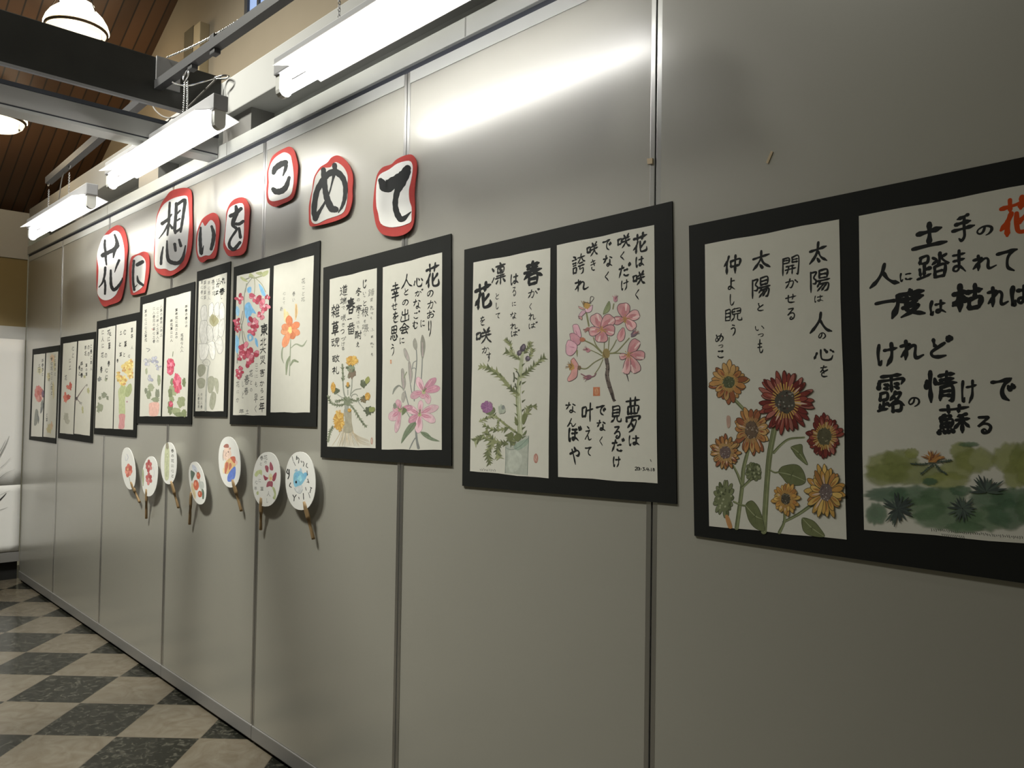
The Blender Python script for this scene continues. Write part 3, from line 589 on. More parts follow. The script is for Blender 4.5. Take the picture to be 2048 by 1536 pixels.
# gable posts and the small blue window high on the plaster wall
a, b = wp(391, 54, 0.26), wp(404, 54, 0.26)
struct(obj('trim_5', box(a.x, b.x, 0.25, 0.30, 2.612, a.z, 0.003), M['timber']))
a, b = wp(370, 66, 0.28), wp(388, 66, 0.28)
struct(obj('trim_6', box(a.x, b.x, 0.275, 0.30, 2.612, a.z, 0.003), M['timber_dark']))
wn = struct(empty('window_1', (-3.3, 0.3, 3.3)))
a = wp(503, 26, 0.30)
obj('window_frame', box(a.x-0.02, a.x+0.012, 0.272, 0.30, a.z-0.02, a.z+0.55), M['rail'], wn, (3.3, -0.3, -3.3))
obj('window_pane', box(a.x+0.012, a.x+0.50, 0.285, 0.30, a.z-0.02, a.z+0.55), M['pane'], wn, (3.3, -0.3, -3.3))
b_ = bmesh.new(); bx(b_, a.x+0.105, a.x+0.125, 0.275, 0.30, a.z-0.02, a.z+0.55); bx(b_, a.x+0.30, a.x+0.32, 0.275, 0.30, a.z-0.02, a.z+0.55)
obj('glazing_bar', b_, M['rail'], wn, (3.3, -0.3, -3.3))

# ================================================================== LAMPS
LY = -0.26
def chain_mesh(bm, x, y, z0, z1, n):
    h = (z1-z0)/n
    for k in range(n):
        zc = z0+h*(k+0.5); pts = []
        for j in range(8):
            t = 2*math.pi*j/8; r, q = 0.0035*math.cos(t), h*0.66*math.sin(t)
            pts.append((x+(r if k % 2 else 0), y+(0 if k % 2 else r), zc+q))
        tube(bm, pts, 0.0012, 5, True)
def fluorescent(x0, x1, z, label, chains, first=False):
    cx = (x0+x1)/2; root = empty('fluorescent_light', (cx, LY, z+0.1)); tag(root, label, 'light', 'fluorescent lights along the partition')
    L = (x1-x0)/2; off = 0.1
    obj('housing', box(-L-0.012, L+0.012, -0.026, 0.026, 0.044-off, 0.098-off, 0.004), M['housing'], root)
    bm = bmesh.new(); prof = [(-0.078, 0.030), (-0.028, 0.046), (0.028, 0.046), (0.078, 0.030)]
    xe = (-L+0.085, L-0.012)
    A = [[bm.verts.new((x_, y, z_-off)) for y, z_ in prof] for x_ in xe]
    B = [[bm.verts.new((x_, y, z_+0.002-off)) for y, z_ in prof] for x_ in xe]
    for k in range(3):
        bm.faces.new((A[0][k], A[0][k+1], A[1][k+1], A[1][k])); bm.faces.new((B[0][k], B[1][k], B[1][k+1], B[0][k+1]))
    for e in (0, 1):
        for k in range(3): bm.faces.new((A[e][k], B[e][k], B[e][k+1], A[e][k+1]))
    for k in (0, 3): bm.faces.new((A[0][k], A[1][k], B[1][k], B[0][k]))
    bmesh.ops.recalc_face_normals(bm, faces=bm.faces)
    obj('reflector', bm, M['enamel'], root)
    bm = bmesh.new(); tube(bm, [(-L+0.016, 0, -off), (L-0.016, 0, -off)], 0.0155, 16); obj('lamp_tube', bm, M['tube'], root, None, True)
    for sx in (-1, 1):
        bm = bmesh.new(); pr = [(-0.02, 0.046), (-0.02, 0.0)] + [(-0.02*math.cos(t), -0.02*math.sin(t)) for t in (0.5, 1.0, 1.57, 2.14, 2.64)] + [(0.02, 0.0), (0.02, 0.046)]
        xa, xb = (sx*(L+0.008), sx*(L-0.016))
        A = [bm.verts.new((xa, y, z_-off)) for y, z_ in pr]; B = [bm.verts.new((xb, y, z_-off)) for y, z_ in pr]
        bm.faces.new(A); bm.faces.new(B[::-1])
        for k in range(len(pr)): bm.faces.new((A[k], B[k], B[(k+1) % len(pr)], A[(k+1) % len(pr)]))
        bmesh.ops.recalc_face_normals(bm, faces=bm.faces); obj('lamp_holder', bm, M['holder'], root)
    for x, zt in chains:
        bm = bmesh.new(); chain_mesh(bm, x-cx, 0, 0.098-off, zt-z-off, 18); obj('hanging_chain', bm, M['chain'], root)
    return root
f1 = wp(566, 176, LY); f2a, f2b = wp(223, 368, LY), wp(438, 247, LY); f3a, f3b = wp(64, 474, LY), wp(182, 406, LY)
RAIL_Z = 2.515
L2 = f2b.x-f2a.x
L1 = L2-0.10
fluorescent(f1.x, f1.x+L1, f1.z-0.012, 'nearest and largest lit fluorescent tube light above the partition wall', [(wp(678, 40, LY).x, RAIL_Z-0.034), (f1.x+L1-0.2, RAIL_Z-0.034)])
fluorescent(f2a.x, f2b.x, (f2a.z+f2b.z)/2-0.004, 'lit fluorescent tube light hanging below the black beam end', [(wp(266, 296, LY).x, 2.452)])
fluorescent(f3a.x, f3b.x, (f3a.z+f3b.z)/2-0.004, 'farthest and smallest lit fluorescent tube light near the end wall', [(wp(97, 400, LY).x, 2.40), (wp(138, 370, LY).x, 2.415)])

# rails the lights hang from
def rail(name, pa, pb, label):
    o = empty(name, (pa+pb)/2); tag(o, label, 'rail'); c = (pa+pb)/2
    bm = bmesh.new(); d = (pb-pa).normalized(); n = Vector((0, 1, 0)); u = d.cross(n).normalized()
    def sec(p): return [bm.verts.new(p-c+n*a*0.016+u*b*0.017) for a, b in ((-1, -1), (1, -1), (1, 1), (-1, 1))]
    A, B = sec(pa), sec(pb)
    bm.faces.new(A); bm.faces.new(B[::-1])
    for k in range(4): bm.faces.new((A[k], B[k], B[(k+1) % 4], A[(k+1) % 4]))
    bmesh.ops.recalc_face_normals(bm, faces=bm.faces); obj('rail_bar', bm, M['rail'], o)
    return o, c
ra, rb = xp(317, 171, -3.19), wp(488, 50, -0.25)
rb = ra+(rb-ra)*(( -0.9-ra.x)/(rb.x-ra.x))
ro, rc = rail('hanging_rail', ra, rb, 'dark steel rail running from the black beam above the nearer tube lights')
for px, py in ((432, 92), (388, 128), (430, 78)):
    q = wp(px, py, -0.25); k = (q.x-ra.x)/(rb.x-ra.x); q = ra+(rb-ra)*k
    dz = -0.022 if py != 78 else 0.026
    obj('rail_clip', box(q.x-rc.x-0.02, q.x-rc.x+0.02, q.y-rc.y-0.012, q.y-rc.y+0.012, q.z-rc.z+dz-0.012, q.z-rc.z+dz+0.012, 0.003), M['rail'], ro)
r2a, r2b = wp(97, 362, LY), wp(188, 284, LY)
r2b = r2a+(r2b-r2a)*((-3.235-r2a.x)/(r2b.x-r2a.x))
r2o, r2c = rail('hanging_rail', r2a, r2b, 'dark steel rail above the farthest tube light near the end wall')
for p in ((97, 371), (139, 336)):
    q = wp(p[0], p[1], LY); bm = bmesh.new()
    tube(bm, [(q.x-r2c.x+0.016*math.cos(t), q.y-r2c.y, q.z-r2c.z+0.02+0.022*math.sin(t)) for t in [k*2*math.pi/14 for k in range(14)]], 0.0028, 6, True); obj('hook_ring', bm, M['chain'], r2o)
# ring hook with doubled ball chain holding the middle light
q = wp(372, 150, LY); rg = empty('ring_hook', q); tag(rg, 'bright ring hook with a doubled ball chain on the dark rail', 'hook')
bm = bmesh.new(); tube(bm, [(0.022*math.cos(t), 0.004*math.sin(t), 0.022*math.sin(t)) for t in [k*2*math.pi/18 for k in range(18)]], 0.003, 6, True); obj('ring', bm, M['chrome'], rg)
bm = bmesh.new()
for k in range(17):
    t = k/16; ball(bm, (-0.002-0.012*t*t, -0.003, -0.022-0.13*t), 0.0033)
    ball(bm, (0.007+0.004*math.sin(t*3), 0.003, -0.024-0.125*t), 0.0036)
obj('ball_chain', bm, M['chrome'], rg)
a, b = xp(334, 115, -3.19), wp(503, 24, -0.24)
bm = bmesh.new(); c = (a+b)/2; n = 52
for k in range(n+1):
    t = k/n; p = a+(b-a)*t-Vector((0, 0, 0.012*math.sin(math.pi*t))); ball(bm, p-c, 0.0042 if k % 2 else 0.0032)
    if k: tube(bm, [pp-c, p-c], 0.0009, 4)
    pp = p
o = obj('ball_chain', bm, M['chrome'], None, c); tag(o, 'silver ball chain stretched above the dark rail from the black beam', 'chain')
def cord(name, pts, r, m, label):
    P = [wp(x, y, d) for x, y, d in pts]; c = P[0]
    bm = bmesh.new(); tube(bm, catmull([tuple(p-c) for p in P], 6), r, 7)
    o = obj(name, bm, M[m], None, c, True); tag(o, label, 'cord'); return o
cord('cable', [(343, 163, -.26), (352, 168, -.24), (366, 171, -.20), (384, 170, -.16), (402, 165, -.10), (424, 158, -.05), (446, 151, -.02), (458, 153, -.02), (452, 157, -.03), (432, 158, -.05)], 0.0042, 'chrome', 'pale cable looped over the black beam end')
cord('power_cord', [(430, 160, -.05), (412, 178, -.08), (392, 198, -.11), (375, 215, -.14), (358, 231, -.155), (342, 236, -.16), (326, 233, -.165), (312, 222, -.165), (305, 211, -.165)], 0.0035, 'cord', 'thin grey power cord drooping under the black beam')
cord('power_cord', [(342, 236, -.165), (333, 247, -.168), (328, 258, -.17), (322, 272, -.172), (318, 285, -.174)], 0.0025, 'cord', 'thin grey cord running down in front of the grey track to the middle light')
cord('power_cord', [(128, 344, -.26), (124, 358, -.26), (121, 375, -.26), (119, 390, -.26), (117, 404, -.26)], 0.0028, 'cord', 'dark cord between the two chains of the farthest light')

def pendant(c, R, label):
    root = empty('pendant_lamp', c); tag(root, label, 'lamp', 'pendant lamps under the plank ceiling')
    bm = bmesh.new(); lathe(bm, [(R*0.50, R*0.80), (R*0.52, R*0.86), (R*0.49, R*0.70), (R*0.66, R*0.60), (R*0.82, R*0.44), (R*0.94, R*0.24), (R*1.0, R*0.06), (R*1.0, 0.0)], 40); obj('shade', bm, M['opal'], root, None, True)
    bm = bmesh.new(); lathe(bm, [(R*0.97, 0.0), (R*0.975, -R*0.05), (R*0.93, -R*0.09), (R*0.90, -R*0.09), (R*0.93, 0.0)], 40); obj('ring', bm, M['brass'], root, None, True)
    bm = bmesh.new(); lathe(bm, [(R*0.90, -R*0.10), (R*0.86, -R*0.20), (R*0.70, -R*0.33), (R*0.40, -R*0.41), (0.001, -R*0.43)], 40); obj('dish', bm, M['opal2'], root, None, True)
    zt = roof_z(c.x)-c.z
    bm = bmesh.new(); lathe(bm, [(0.001, R*0.98), (R*0.2, R*0.95), (R*0.24, R*0.84), (R*0.50, R*0.80)], 24); obj('cap', bm, M['brass'], root, None, True)
    for k in range(3):
        t = k*2*math.pi/3+0.5; bm = bmesh.new(); tube(bm, [(R*0.97*math.cos(t), R*0.97*math.sin(t), 0.01), (R*0.06*math.cos(t), R*0.06*math.sin(t), R*2.1)], 0.0025, 5); obj('hanging_wire', bm, M['brass'], root)
    bm = bmesh.new(); tube(bm, [(0, 0, R*0.95), (0, 0, zt)], 0.007, 7); obj('stem', bm, M['brass'], root)
    bm = bmesh.new(); ball(bm, (R*0.86*RGT.x, R*0.86*RGT.y, -R*0.40), 0.008); tube(bm, [(R*0.86*RGT.x, R*0.86*RGT.y, -R*0.40), (R*0.86*RGT.x, R*0.86*RGT.y, -R*0.06)], 0.0012, 4); obj('pull_cord', bm, M['chrome'], root)
    add_light('POINT', 'pendant_bulb', c+Vector((0, 0, -R*0.55)), 9.0, (1.0, 0.78, 0.48), shadow_soft_size=0.1)
    return root
def at_depth(px, py, d):
    v = ray(px, py); return CAM_C+v*(d/CAM_F)
pendant(at_depth(153, 58, 4.2), 0.158, 'white glass pendant lamp glowing above the black beam')
pendant(at_depth(-9, 238, 4.6), 0.162, 'white glass pendant lamp below the grey track at the left edge')

# ================================================================== END WALL SHEETS
def sheet(z0, z1, label, curl):
    c = Vector((-6.343, -0.6, (z0+z1)/2)); root = empty('paper_banner', c); tag(root, label, 'banner', 'white sheets on the end wall')
    bm = bmesh.new(); ny, nz = 24, 10; g = []
    for i in range(ny+1):
        row = []
        for k in range(nz+1):
            y = -1.3+1.294*i/ny; z = z0+(z1-z0)*k/nz
            x = 0.004+0.004*math.sin(y*9+k*0.3)+curl*max(0, 1-k/3.0)**2
            row.append(bm.verts.new((x, y-c.y, z-c.z)))
        g.append(row)
    for i in range(ny):
        for k in range(nz): bm.faces.new((g[i][k], g[i+1][k], g[i+1][k+1], g[i][k+1]))
    o = obj('sheet', bm, M['sheet'], root, None, True)
    sm = o.modifiers.new('thickness', 'SOLIDIFY'); sm.thickness = 0.0015
    return root, c
def reed(root, c, strokes, m):
    bm = bmesh.new()
    for pts, w in strokes:
        P = [xp(a, b, -6.352) for a, b in pts]; q = catmull([(p.y, p.z) for p in P], 6); n = len(q)
        add_ribbon(bm, q, [w*(1-0.8*i/(n-1)) for i in range(n)], lambda y, z: (0.0105, y-c.y, z-c.z))
    obj('ink_reeds', bm, M[m], root)
ra_, ca_ = sheet(0.668, 1.682, 'upper white paper sheet with faint ink reeds on the end wall', 0.0)
reed(ra_, ca_, [([(-40, 960), (-8, 920), (8, 893), (17, 872)], .004), ([(-40, 925), (-5, 905), (10, 880)], .003), ([(-50, 970), (0, 935), (20, 915)], .002), ([(-30, 985), (5, 950), (28, 938)], .002)], 'ink_grey')
rb_, cb_ = sheet(0.205, 0.666, 'lower white paper sheet with a dark brushed leaf under the upper sheet', 0.0)
reed(rb_, cb_, [([(-30, 1010), (-6, 1002), (4, 994), (11, 986)], .008)], 'ink_soft')
reed(rb_, cb_, [([(-30, 1030), (0, 1019), (14, 1014)], .002), ([(-20, 1000), (8, 985), (20, 980)], .001)], 'ink_grey')

# ================================================================== PAINTINGS ON BLACK MOUNTS
BT, PT = 0.0032, 0.0006                 # card and paper thickness
BOARD_GROUP = 'paintings on black mounts'
def board(name, quad, label):
    P = [wp(*q) if isinstance(q, tuple) else q for q in quad]; c = sum(P, Vector())/4; c.y = 0
    root = empty(name, c); tag(root, label, 'painting', BOARD_GROUP)
    b_ = slab(bmesh.new(), [(p.x-c.x, p.z-c.z) for p in P], -0.0012-BT, -0.0012)
    obj('mount_card', b_, M['board'], root)
    return root, c
PY = -0.0012-BT
def paper(root, c, quad, wav=0.0012):
    P = [wp(*q) if isinstance(q, tuple) else q for q in quad]; pts = []
    for i in range(4):                 # slightly wavy cut edges
        a, b = P[i], P[(i+1) % 4]
        for k in range(8):
            t = k/8; w = wav*math.sin(k*1.3+i*2)*math.sin(math.pi*t); d = (b-a).normalized()
            p = a+(b-a)*t; pts.append((p.x-d.z*w-c.x, p.z+d.x*w-c.z))
    return obj('paper_sheet', slab(bmesh.new(), pts, PY-PT, PY-0.00005), M['paper'], root)
SY = PY-PT-0.0001                      # just in front of the paper
def write(sheet_, c, rows, weight=1.0, m='ink', y=SY-0.004*0, name='lettering'):
    k = Ink(c, y)
    for crop, items in rows:
        for ch, x0, y0, x1, y1 in items: k.glyph(ch, crop, x0, y0, x1, y1, weight)
    return k.done(name, M[m], sheet_)
def V(s):                              # 'x,y x,y' -> points
    return [tuple(float(t) for t in q.split(',')) for q in s.split()]

# ---- board 1: sunflowers and the bank-side flower poem
cA = Crop(1370, 300, 3.0206); cB = Crop(1370, 680, 3.4919); cC = Crop(1690, 740, 3.84)
TR1, BR1 = Vector((-0.222, 0, 1.672)), Vector((-0.212, 0, 1.026))
b1, c1 = board('mounted_painting', [(1380, 452.3), TR1, BR1, (1391, 1071)], 'large black mounted pair of sunflower painting and flower poem, nearest at the right edge')
s1 = paper(b1, c1, [(1412.4, 489.7), (1680.5, 439.7), (1695.6, 1078.6), (1421, 1051.7)])
write(s1, c1, [(cA, [
 ('太', 755, 555, 870, 690), ('陽', 755, 720, 885, 865), ('は', 780, 875, 848, 925), ('人', 760, 975, 895, 1110), ('の', 805, 1095, 865, 1150), ('心', 780, 1185, 920, 1280), ('を', 815, 1300, 878, 1375),
 ('開', 590, 645, 700, 760), ('か', 610, 775, 695, 840), ('せ', 610, 868, 682, 930), ('る', 615, 950, 682, 1030),
 ('太', 412, 605, 525, 725), ('陽', 405, 765, 525, 900), ('と', 435, 922, 490, 978), ('い', 422, 1055, 492, 1098), ('っ', 440, 1098, 490, 1135), ('も', 440, 1140, 488, 1235),
 ('仲', 240, 635, 348, 750), ('よ', 255, 770, 318, 855), ('し', 270, 868, 312, 945), ('睨', 245, 955, 352, 1040), ('う', 275, 1050, 325, 1125),
 ('め', 185, 1105, 247, 1165), ('っ', 203, 1165, 245, 1200), ('こ', 198, 1203, 248, 1265)])], 1.02)
p = Paint(c1, SY, cB)
GS, GD, GL = (98, 104, 66), (66, 72, 44), (124, 130, 84)
for pts, w in (('635,615 600,800 582,1000 560,1335', [40, 40, 36, 40]), ('455,750 418,900 405,1050 370,1310', [22, 28, 28, 30]), ('358,420 420,485', 24), ('348,880 378,940 402,1005', [14, 18, 20]),
               ('480,960 440,1000 408,1032', [24, 18, 16]), ('842,680 740,690 680,730 628,785', [12, 15, 17, 20]), ('893,1150 800,1215 700,1268', [26, 22, 18]), ('706,1200 702,1268 668,1342', [20, 18, 24]), ('600,905 640,925 680,915', 12), ('350,1128 400,1150 445,1158', 14)):
    p.line(V(pts), w, GS); q = V(pts); p.line([(a+4, b) for a, b in q], 5, GL); p.line([(a-(w if not isinstance(w, list) else w[0])*0.45, b) for a, b in q], 3, GD)
for s_ in ('660,922 690,882 780,868 830,905 852,985 805,1015 730,1005 690,960', '430,1152 475,1120 522,1170 552,1250 565,1330 500,1312 452,1250', '826,1240 900,1258 950,1310 982,1372 880,1362 832,1322', '748,745 822,728 832,785 866,872 800,825 765,780'):
    q = V(s_); p.poly(q, (92, 98, 58), 4, (60, 64, 42), 3); cx = sum(a for a, b in q)/len(q); cy = sum(b for a, b in q)/len(q)
    p.line([q[0], (cx, cy), q[len(q)//2]], [3, 6, 2], (128, 132, 92))
    for k in (1, 2, len(q)-2, len(q)-1): p.line([(cx, cy), ((cx+q[k][0])/2, (cy+q[k][1])/2+6)], [4, 1], (70, 76, 46))
for cx, cy, rx, ry in ((490, 918, 52, 56), (282, 1105, 64, 112)):
    for i in range(16):
        a = i*22.5+random.uniform(-8, 8); p.petal(cx, cy, a, rx*0.5, (rx+ry)/2*random.uniform(1.0, 1.3), 30, random.choice([GS, (80, 88, 52), (100, 106, 70)]), (58, 62, 42), 3, rx/((rx+ry)/2), ry/((rx+ry)/2))
    p.ell(cx, cy, rx*.8, ry*.8, (96, 102, 66), 0.1)
    for i in range(30):
        a = random.uniform(0, 6.28); r = math.sqrt(random.random())*.8; p.ell(cx+math.cos(a)*rx*r, cy+math.sin(a)*ry*r, 7, 8, random.choice([(70, 76, 48), (128, 132, 96), (84, 90, 56)]), .2, 7)
p.poly(V('270,180 298,170 290,230 262,260'), (150, 112, 68)); p.poly(V('300,535 325,535 325,600 305,610'), (160, 128, 108)); p.poly(V('290,1230 312,1225 340,1305 312,1308'), (164, 112, 52))
OR = [(158, 112, 48), (150, 98, 38), (166, 126, 62), (128, 70, 36)]; EDG = (72, 58, 40)
p.sunflower(315, 295, 135, 142, 13, OR, EDG, (150, 116, 50), [(74, 80, 52), (60, 64, 44), (112, 114, 84)], 46)
p.sunflower(475, 628, 128, 168, 14, OR, EDG, (142, 108, 56), [(92, 74, 56), (70, 56, 46), (140, 124, 104)], 60)
p.sunflower(292, 785, 104, 118, 16, OR, EDG, (150, 116, 60), [(96, 78, 72), (76, 62, 58), (140, 130, 122)], 46)
RD = [(112, 42, 32), (98, 34, 28), (126, 54, 40), (140, 78, 64)]
p.sunflower(985, 672, 124, 150, 15, RD, (70, 36, 30), (156, 124, 46), [(82, 78, 54), (66, 62, 46), (126, 120, 90)], 62)
p.sunflower(710, 430, 190, 218, 22, RD, (66, 32, 28), (166, 130, 40), [(66, 62, 52), (52, 46, 42), (120, 116, 104), (86, 60, 50)], 84, 0.1)
YL = [(172, 130, 38), (164, 116, 28), (178, 142, 54), (150, 98, 30)]
p.sunflower(715, 1108, 92, 108, 13, YL, (112, 82, 40), (150, 110, 40), [(68, 62, 48), (54, 48, 40), (120, 114, 92)], 40)
p.sunflower(994, 1062, 134, 186, 16, YL, (74, 64, 40), None, [(98, 84, 78), (80, 66, 64), (150, 140, 132)], 58)
p.done('sunflower_painting', s1)
def wx(x): return x
s2 = paper(b1, c1, [(1720, 433), Vector((-0.252, 0, 1.628)), Vector((-0.243, 0, 1.088)), (1730.4, 1059)])
write(s2, c1, [(cA, [
 ('土', 1370, 435, 1595, 605), ('手', 1610, 385, 1760, 560), ('の', 1750, 445, 1882, 530),
 ('人', 1120, 685, 1300, 830), ('に', 1290, 735, 1392, 800), ('踏', 1405, 622, 1605, 785), ('ま', 1600, 600, 1718, 752), ('れ', 1735, 628, 1892, 732), ('て', 1880, 578, 2025, 748),
 ('一', 1150, 880, 1290, 960), ('度', 1252, 842, 1462, 1012), ('は', 1472, 903, 1592, 1002), ('枯', 1618, 808, 1808, 978), ('れ', 1828, 820, 1965, 952), ('ば', 1960, 795, 2120, 950),
 ('け', 1150, 1160, 1300, 1312), ('れ', 1300, 1143, 1452, 1272), ('ど', 1465, 1128, 1612, 1265)]),
 (cC, [('露', 252, 28, 472, 322), ('の', 478, 192, 598, 292), ('情', 608, 0, 868, 258), ('け', 885, 62, 1028, 262), ('で', 1118, 30, 1315, 252), ('蘇', 718, 268, 968, 488), ('る', 1000, 342, 1152, 492)])], 1.22)
write(s2, c1, [(cA, [('花', 1895, 285, 2115, 522)])], 1.15, 'orange_ink', name='red_lettering')
k = Ink(c1, SY)
for i in range(46):
    x = 672+i*16.5; y = 1212+i*1.45
    k.stroke(cC, [(x, y+random.uniform(0, 10)), (x+random.uniform(2, 9), y+random.uniform(8, 18)), (x+random.uniform(0, 10), y+random.uniform(14, 24))], 3.5)
for i in range(12): k.stroke(cC, [(752+i*15, 1255+i*1.5), (758+i*15, 1268+i*1.5+random.uniform(-6, 6))], 3.5)
k.done('small_lettering', M['ink_soft'], s2)
w_ = Wash(c1, SY+0.00002, cC)
Y1, Y2, G1, G2 = (132, 138, 62), (120, 128, 58), (74, 104, 74), (64, 96, 70)
for a in ((330, 740, 170, 120), (430, 690, 140, 85), (520, 640, 55, 42), (330, 800, 170, 90), (560, 800, 230, 90), (900, 625, 90, 70), (1010, 690, 160, 100), (870, 760, 130, 90), (780, 850, 180, 70), (1270, 680, 130, 120), (1380, 660, 110, 110), (1330, 800, 120, 110), (1450, 760, 140, 160)):
    w_.blob(*a, random.choice([Y1, Y2, Y1]), 0.62)
for a in ((330, 955, 170, 62), (560, 960, 200, 75), (760, 970, 170, 80), (900, 925, 90, 40), (640, 1060, 150, 95), (1130, 990, 190, 85), (1300, 980, 170, 80), (800, 1130, 280, 95), (1080, 1140, 210, 100), (1280, 1110, 180, 110), (250, 1100, 80, 88), (1450, 1050, 130, 140), (930, 1205, 150, 45), (960, 570, 80, 20), (660, 855, 60, 30)):
    w_.blob(*a, random.choice([G1, G2, (84, 112, 76)]), 0.66)
w_.done('grass_wash', s2)
p = Paint(c1, SY-0.0011, cC)
DK = (56, 66, 60)
for pts in ('690,705 610,722 515,718', '700,705 770,700 828,692', '690,720 640,760 592,798', '700,720 740,765 790,798'):
    q = V(pts); p.spiky(q, 9, (58, 70, 58), (64, 78, 62), 7, 0.72)
for i in range(40):
    a = math.radians(random.uniform(-175, -5)); r = random.uniform(60, 98)
    p.line([(682+random.uniform(-30, 30), 705), (682+math.cos(a)*r*0.55, 690+math.sin(a)*r*0.5), (682+math.cos(a)*r, 690+math.sin(a)*r*0.85)], [7, 7, 2], random.choice([(150, 98, 34), (132, 78, 30), (110, 64, 30), (160, 112, 40)]))
def tuft(cx, cy, spec):
    for a, r, w in spec:
        t = math.radians(a); p.line([(cx+math.cos(t)*8, cy+math.sin(t)*8), (cx+math.cos(t)*r*.55, cy+math.sin(t)*r*.5), (cx+math.cos(t)*r, cy+math.sin(t)*r*.92)], [w*.5, w, w*.25], random.choice([DK, (66, 80, 68), (50, 58, 54)]))
tuft(1098, 935, [(-178+i*11.2+random.uniform(-5, 5), random.uniform(95, 160), 20) for i in range(17)])
tuft(415, 1065, [(-170+i*17+random.uniform(-6, 6), random.uniform(85, 140), 20) for i in range(20)]+[(100, 150, 18), (118, 120, 20)])
tuft(912, 1062, [(-170+i*17+random.uniform(-6, 6), random.uniform(75, 120), 17) for i in range(20)])
p.done('grass_tuft_painting', s2)

# ---- board 2: thistle and cherry blossom
cD = Crop(910, 470, 5.486); cE = Crop(910, 660, 4.6545); cF = Crop(1100, 400, 5.119); cG = Crop(1100, 560, 5.908); cH = Crop(1100, 760, 5.907)
b2, c2 = board('mounted_painting', [(931, 500), (1346.5, 403), (1355.6, 1008), (926.8, 971.5)], 'black mounted pair of purple thistle in a vase and pink cherry blossom paintings')
s1 = paper(b2, c2, [(949.7, 525.6), (1103.6, 496.4), (1100, 956.5), (942.9, 942)])
write(s1, c2, [(cD, [('春', 760, 290, 978, 552), ('花', 222, 528, 418, 818)])], 1.12)
write(s1, c2, [(cD, [('が', 812, 592, 942, 698), ('く', 820, 748, 868, 832), ('れ', 818, 852, 908, 942), ('ば', 815, 958, 918, 1032),
 ('は', 612, 418, 722, 558), ('る', 638, 562, 692, 678), ('に', 632, 728, 694, 788), ('な', 618, 842, 695, 928), ('れ', 616, 962, 708, 1042), ('ば', 622, 1042, 722, 1118),
 ('凛', 412, 305, 572, 552), ('と', 450, 638, 505, 712), ('し', 455, 738, 500, 822), ('て', 458, 848, 518, 922), ('を', 285, 888, 350, 998), ('咲', 238, 1018, 415, 1198), ('か', 308, 1222, 394, 1302), ('す', 358, 1282, 414, 1392)])], 1.0, 'ink_soft', name='fine_lettering')
p = Paint(c2, SY, cE)
PG, OG, DG = (142, 146, 112), (112, 118, 74), (84, 92, 58)
p.poly(V('484,1085 500,1012 600,1000 690,982 702,1000 690,1150 684,1352 480,1332'), (146, 150, 134), 0)
p.poly(V('560,1075 680,1010 690,1060 600,1120'), (128, 144, 124)); p.poly(V('510,1150 560,1110 640,1180 600,1300 520,1310'), (154, 158, 142))
for q in ('484,1085 486,1200 480,1332', '700,985 694,1150 686,1350', '486,1095 540,1115 620,1080 700,1000'): p.line(V(q), [5, 4, 5] if len(V(q)) == 3 else 4, (92, 104, 92))
p.line(V('620,990 612,800 600,600 622,400 640,215'), [46, 48, 44, 40, 30], PG); p.line(V('630,990 622,800 612,600 634,400'), [8, 9, 8, 6], (168, 170, 140)); p.line(V('600,980 596,800 584,600 606,430'), [7, 6, 7, 5], OG)
for pts, w, n, sz in (('600,600 520,530 430,425 330,358 235,335', [24, 24, 26, 20, 8], 9, 1.4), ('620,440 700,380 780,308 855,252', [16, 16, 14, 6], 8, 1.2), ('612,272 545,222 488,200', [18, 16, 6], 5, 1.1), ('545,205 522,125 478,84', [12, 10, 4], 5, 0.9), ('660,215 700,160 722,112', [10, 9, 4], 4, 1.0), ('680,290 720,230 738,175', [10, 9, 4], 4, 1.0),
                      ('595,962 485,882 415,822 345,770', [16, 16, 12, 10], 4, 0.7), ('505,912 385,930 268,878', [10, 12, 4], 5, 1.2), ('500,1060 385,1040 255,990', [16, 22, 12], 5, 1.3), ('275,985 230,1010 200,1035', [20, 20, 8], 4, 1.4), ('365,1045 322,1145 342,1252', [22, 24, 8], 6, 1.3), ('430,1062 408,1130 424,1192', [18, 16, 5], 4, 1.2), ('385,1040 330,975 300,945', [18, 16, 6], 4, 1.0),
                      ('650,800 690,765 702,715 776,710', [16, 16, 14, 6], 4, 1.2), ('420,830 415,870 410,918', 10, 2, .7), ('240,850 320,815 390,800', [6, 12, 10], 4, 1.0), ('540,960 520,1010 560,1060', [20, 26, 20], 5, 1.3)):
    p.spiky(V(pts), [k_*1.35 for k_ in w] if isinstance(w, list) else w*1.35, random.choice([(116, 120, 78), (126, 130, 90)]), (88, 94, 60), n+2, sz*1.45)
for i in range(17):
    y = 330+i*42; sg = -1 if i % 2 else 1
    x = 615+sg*22; p.poly([(x, y-8), (x+sg*random.uniform(24, 46), y-22), (x, y+12)], random.choice([DG, OG, (74, 80, 54)]), 0)
for q in ('585,385 600,400 612,430', '560,400 565,440 560,480', '535,520 540,560', '575,500 578,530', '625,480 615,510'): p.line(V(q), 11, (78, 82, 62))
for pts in ('555,1000 600,960 640,985 600,1040', '500,980 560,960 540,1040', '570,800 600,850 600,880 575,880', '640,790 690,780 660,870 640,870', '640,980 680,930 670,970'): p.poly(V(pts), random.choice([DG, (92, 98, 58)]), 2)
for cx, cy, rx, ry, ro in ((645, 168, 24, 38, 0.4), (612, 214, 22, 26, 0.5), (690, 266, 22, 24, 0)): p.ell(cx, cy, rx, ry, (78, 70, 78), .1, 14, ro); p.ell(cx+6, cy-6, rx*.45, ry*.5, (108, 96, 104), .1, 10, ro)
p.poly(V('300,775 330,740 378,720 385,760 345,790'), (92, 100, 66)); p.ell(312, 716, 52, 52, (126, 82, 118), .16, 22)
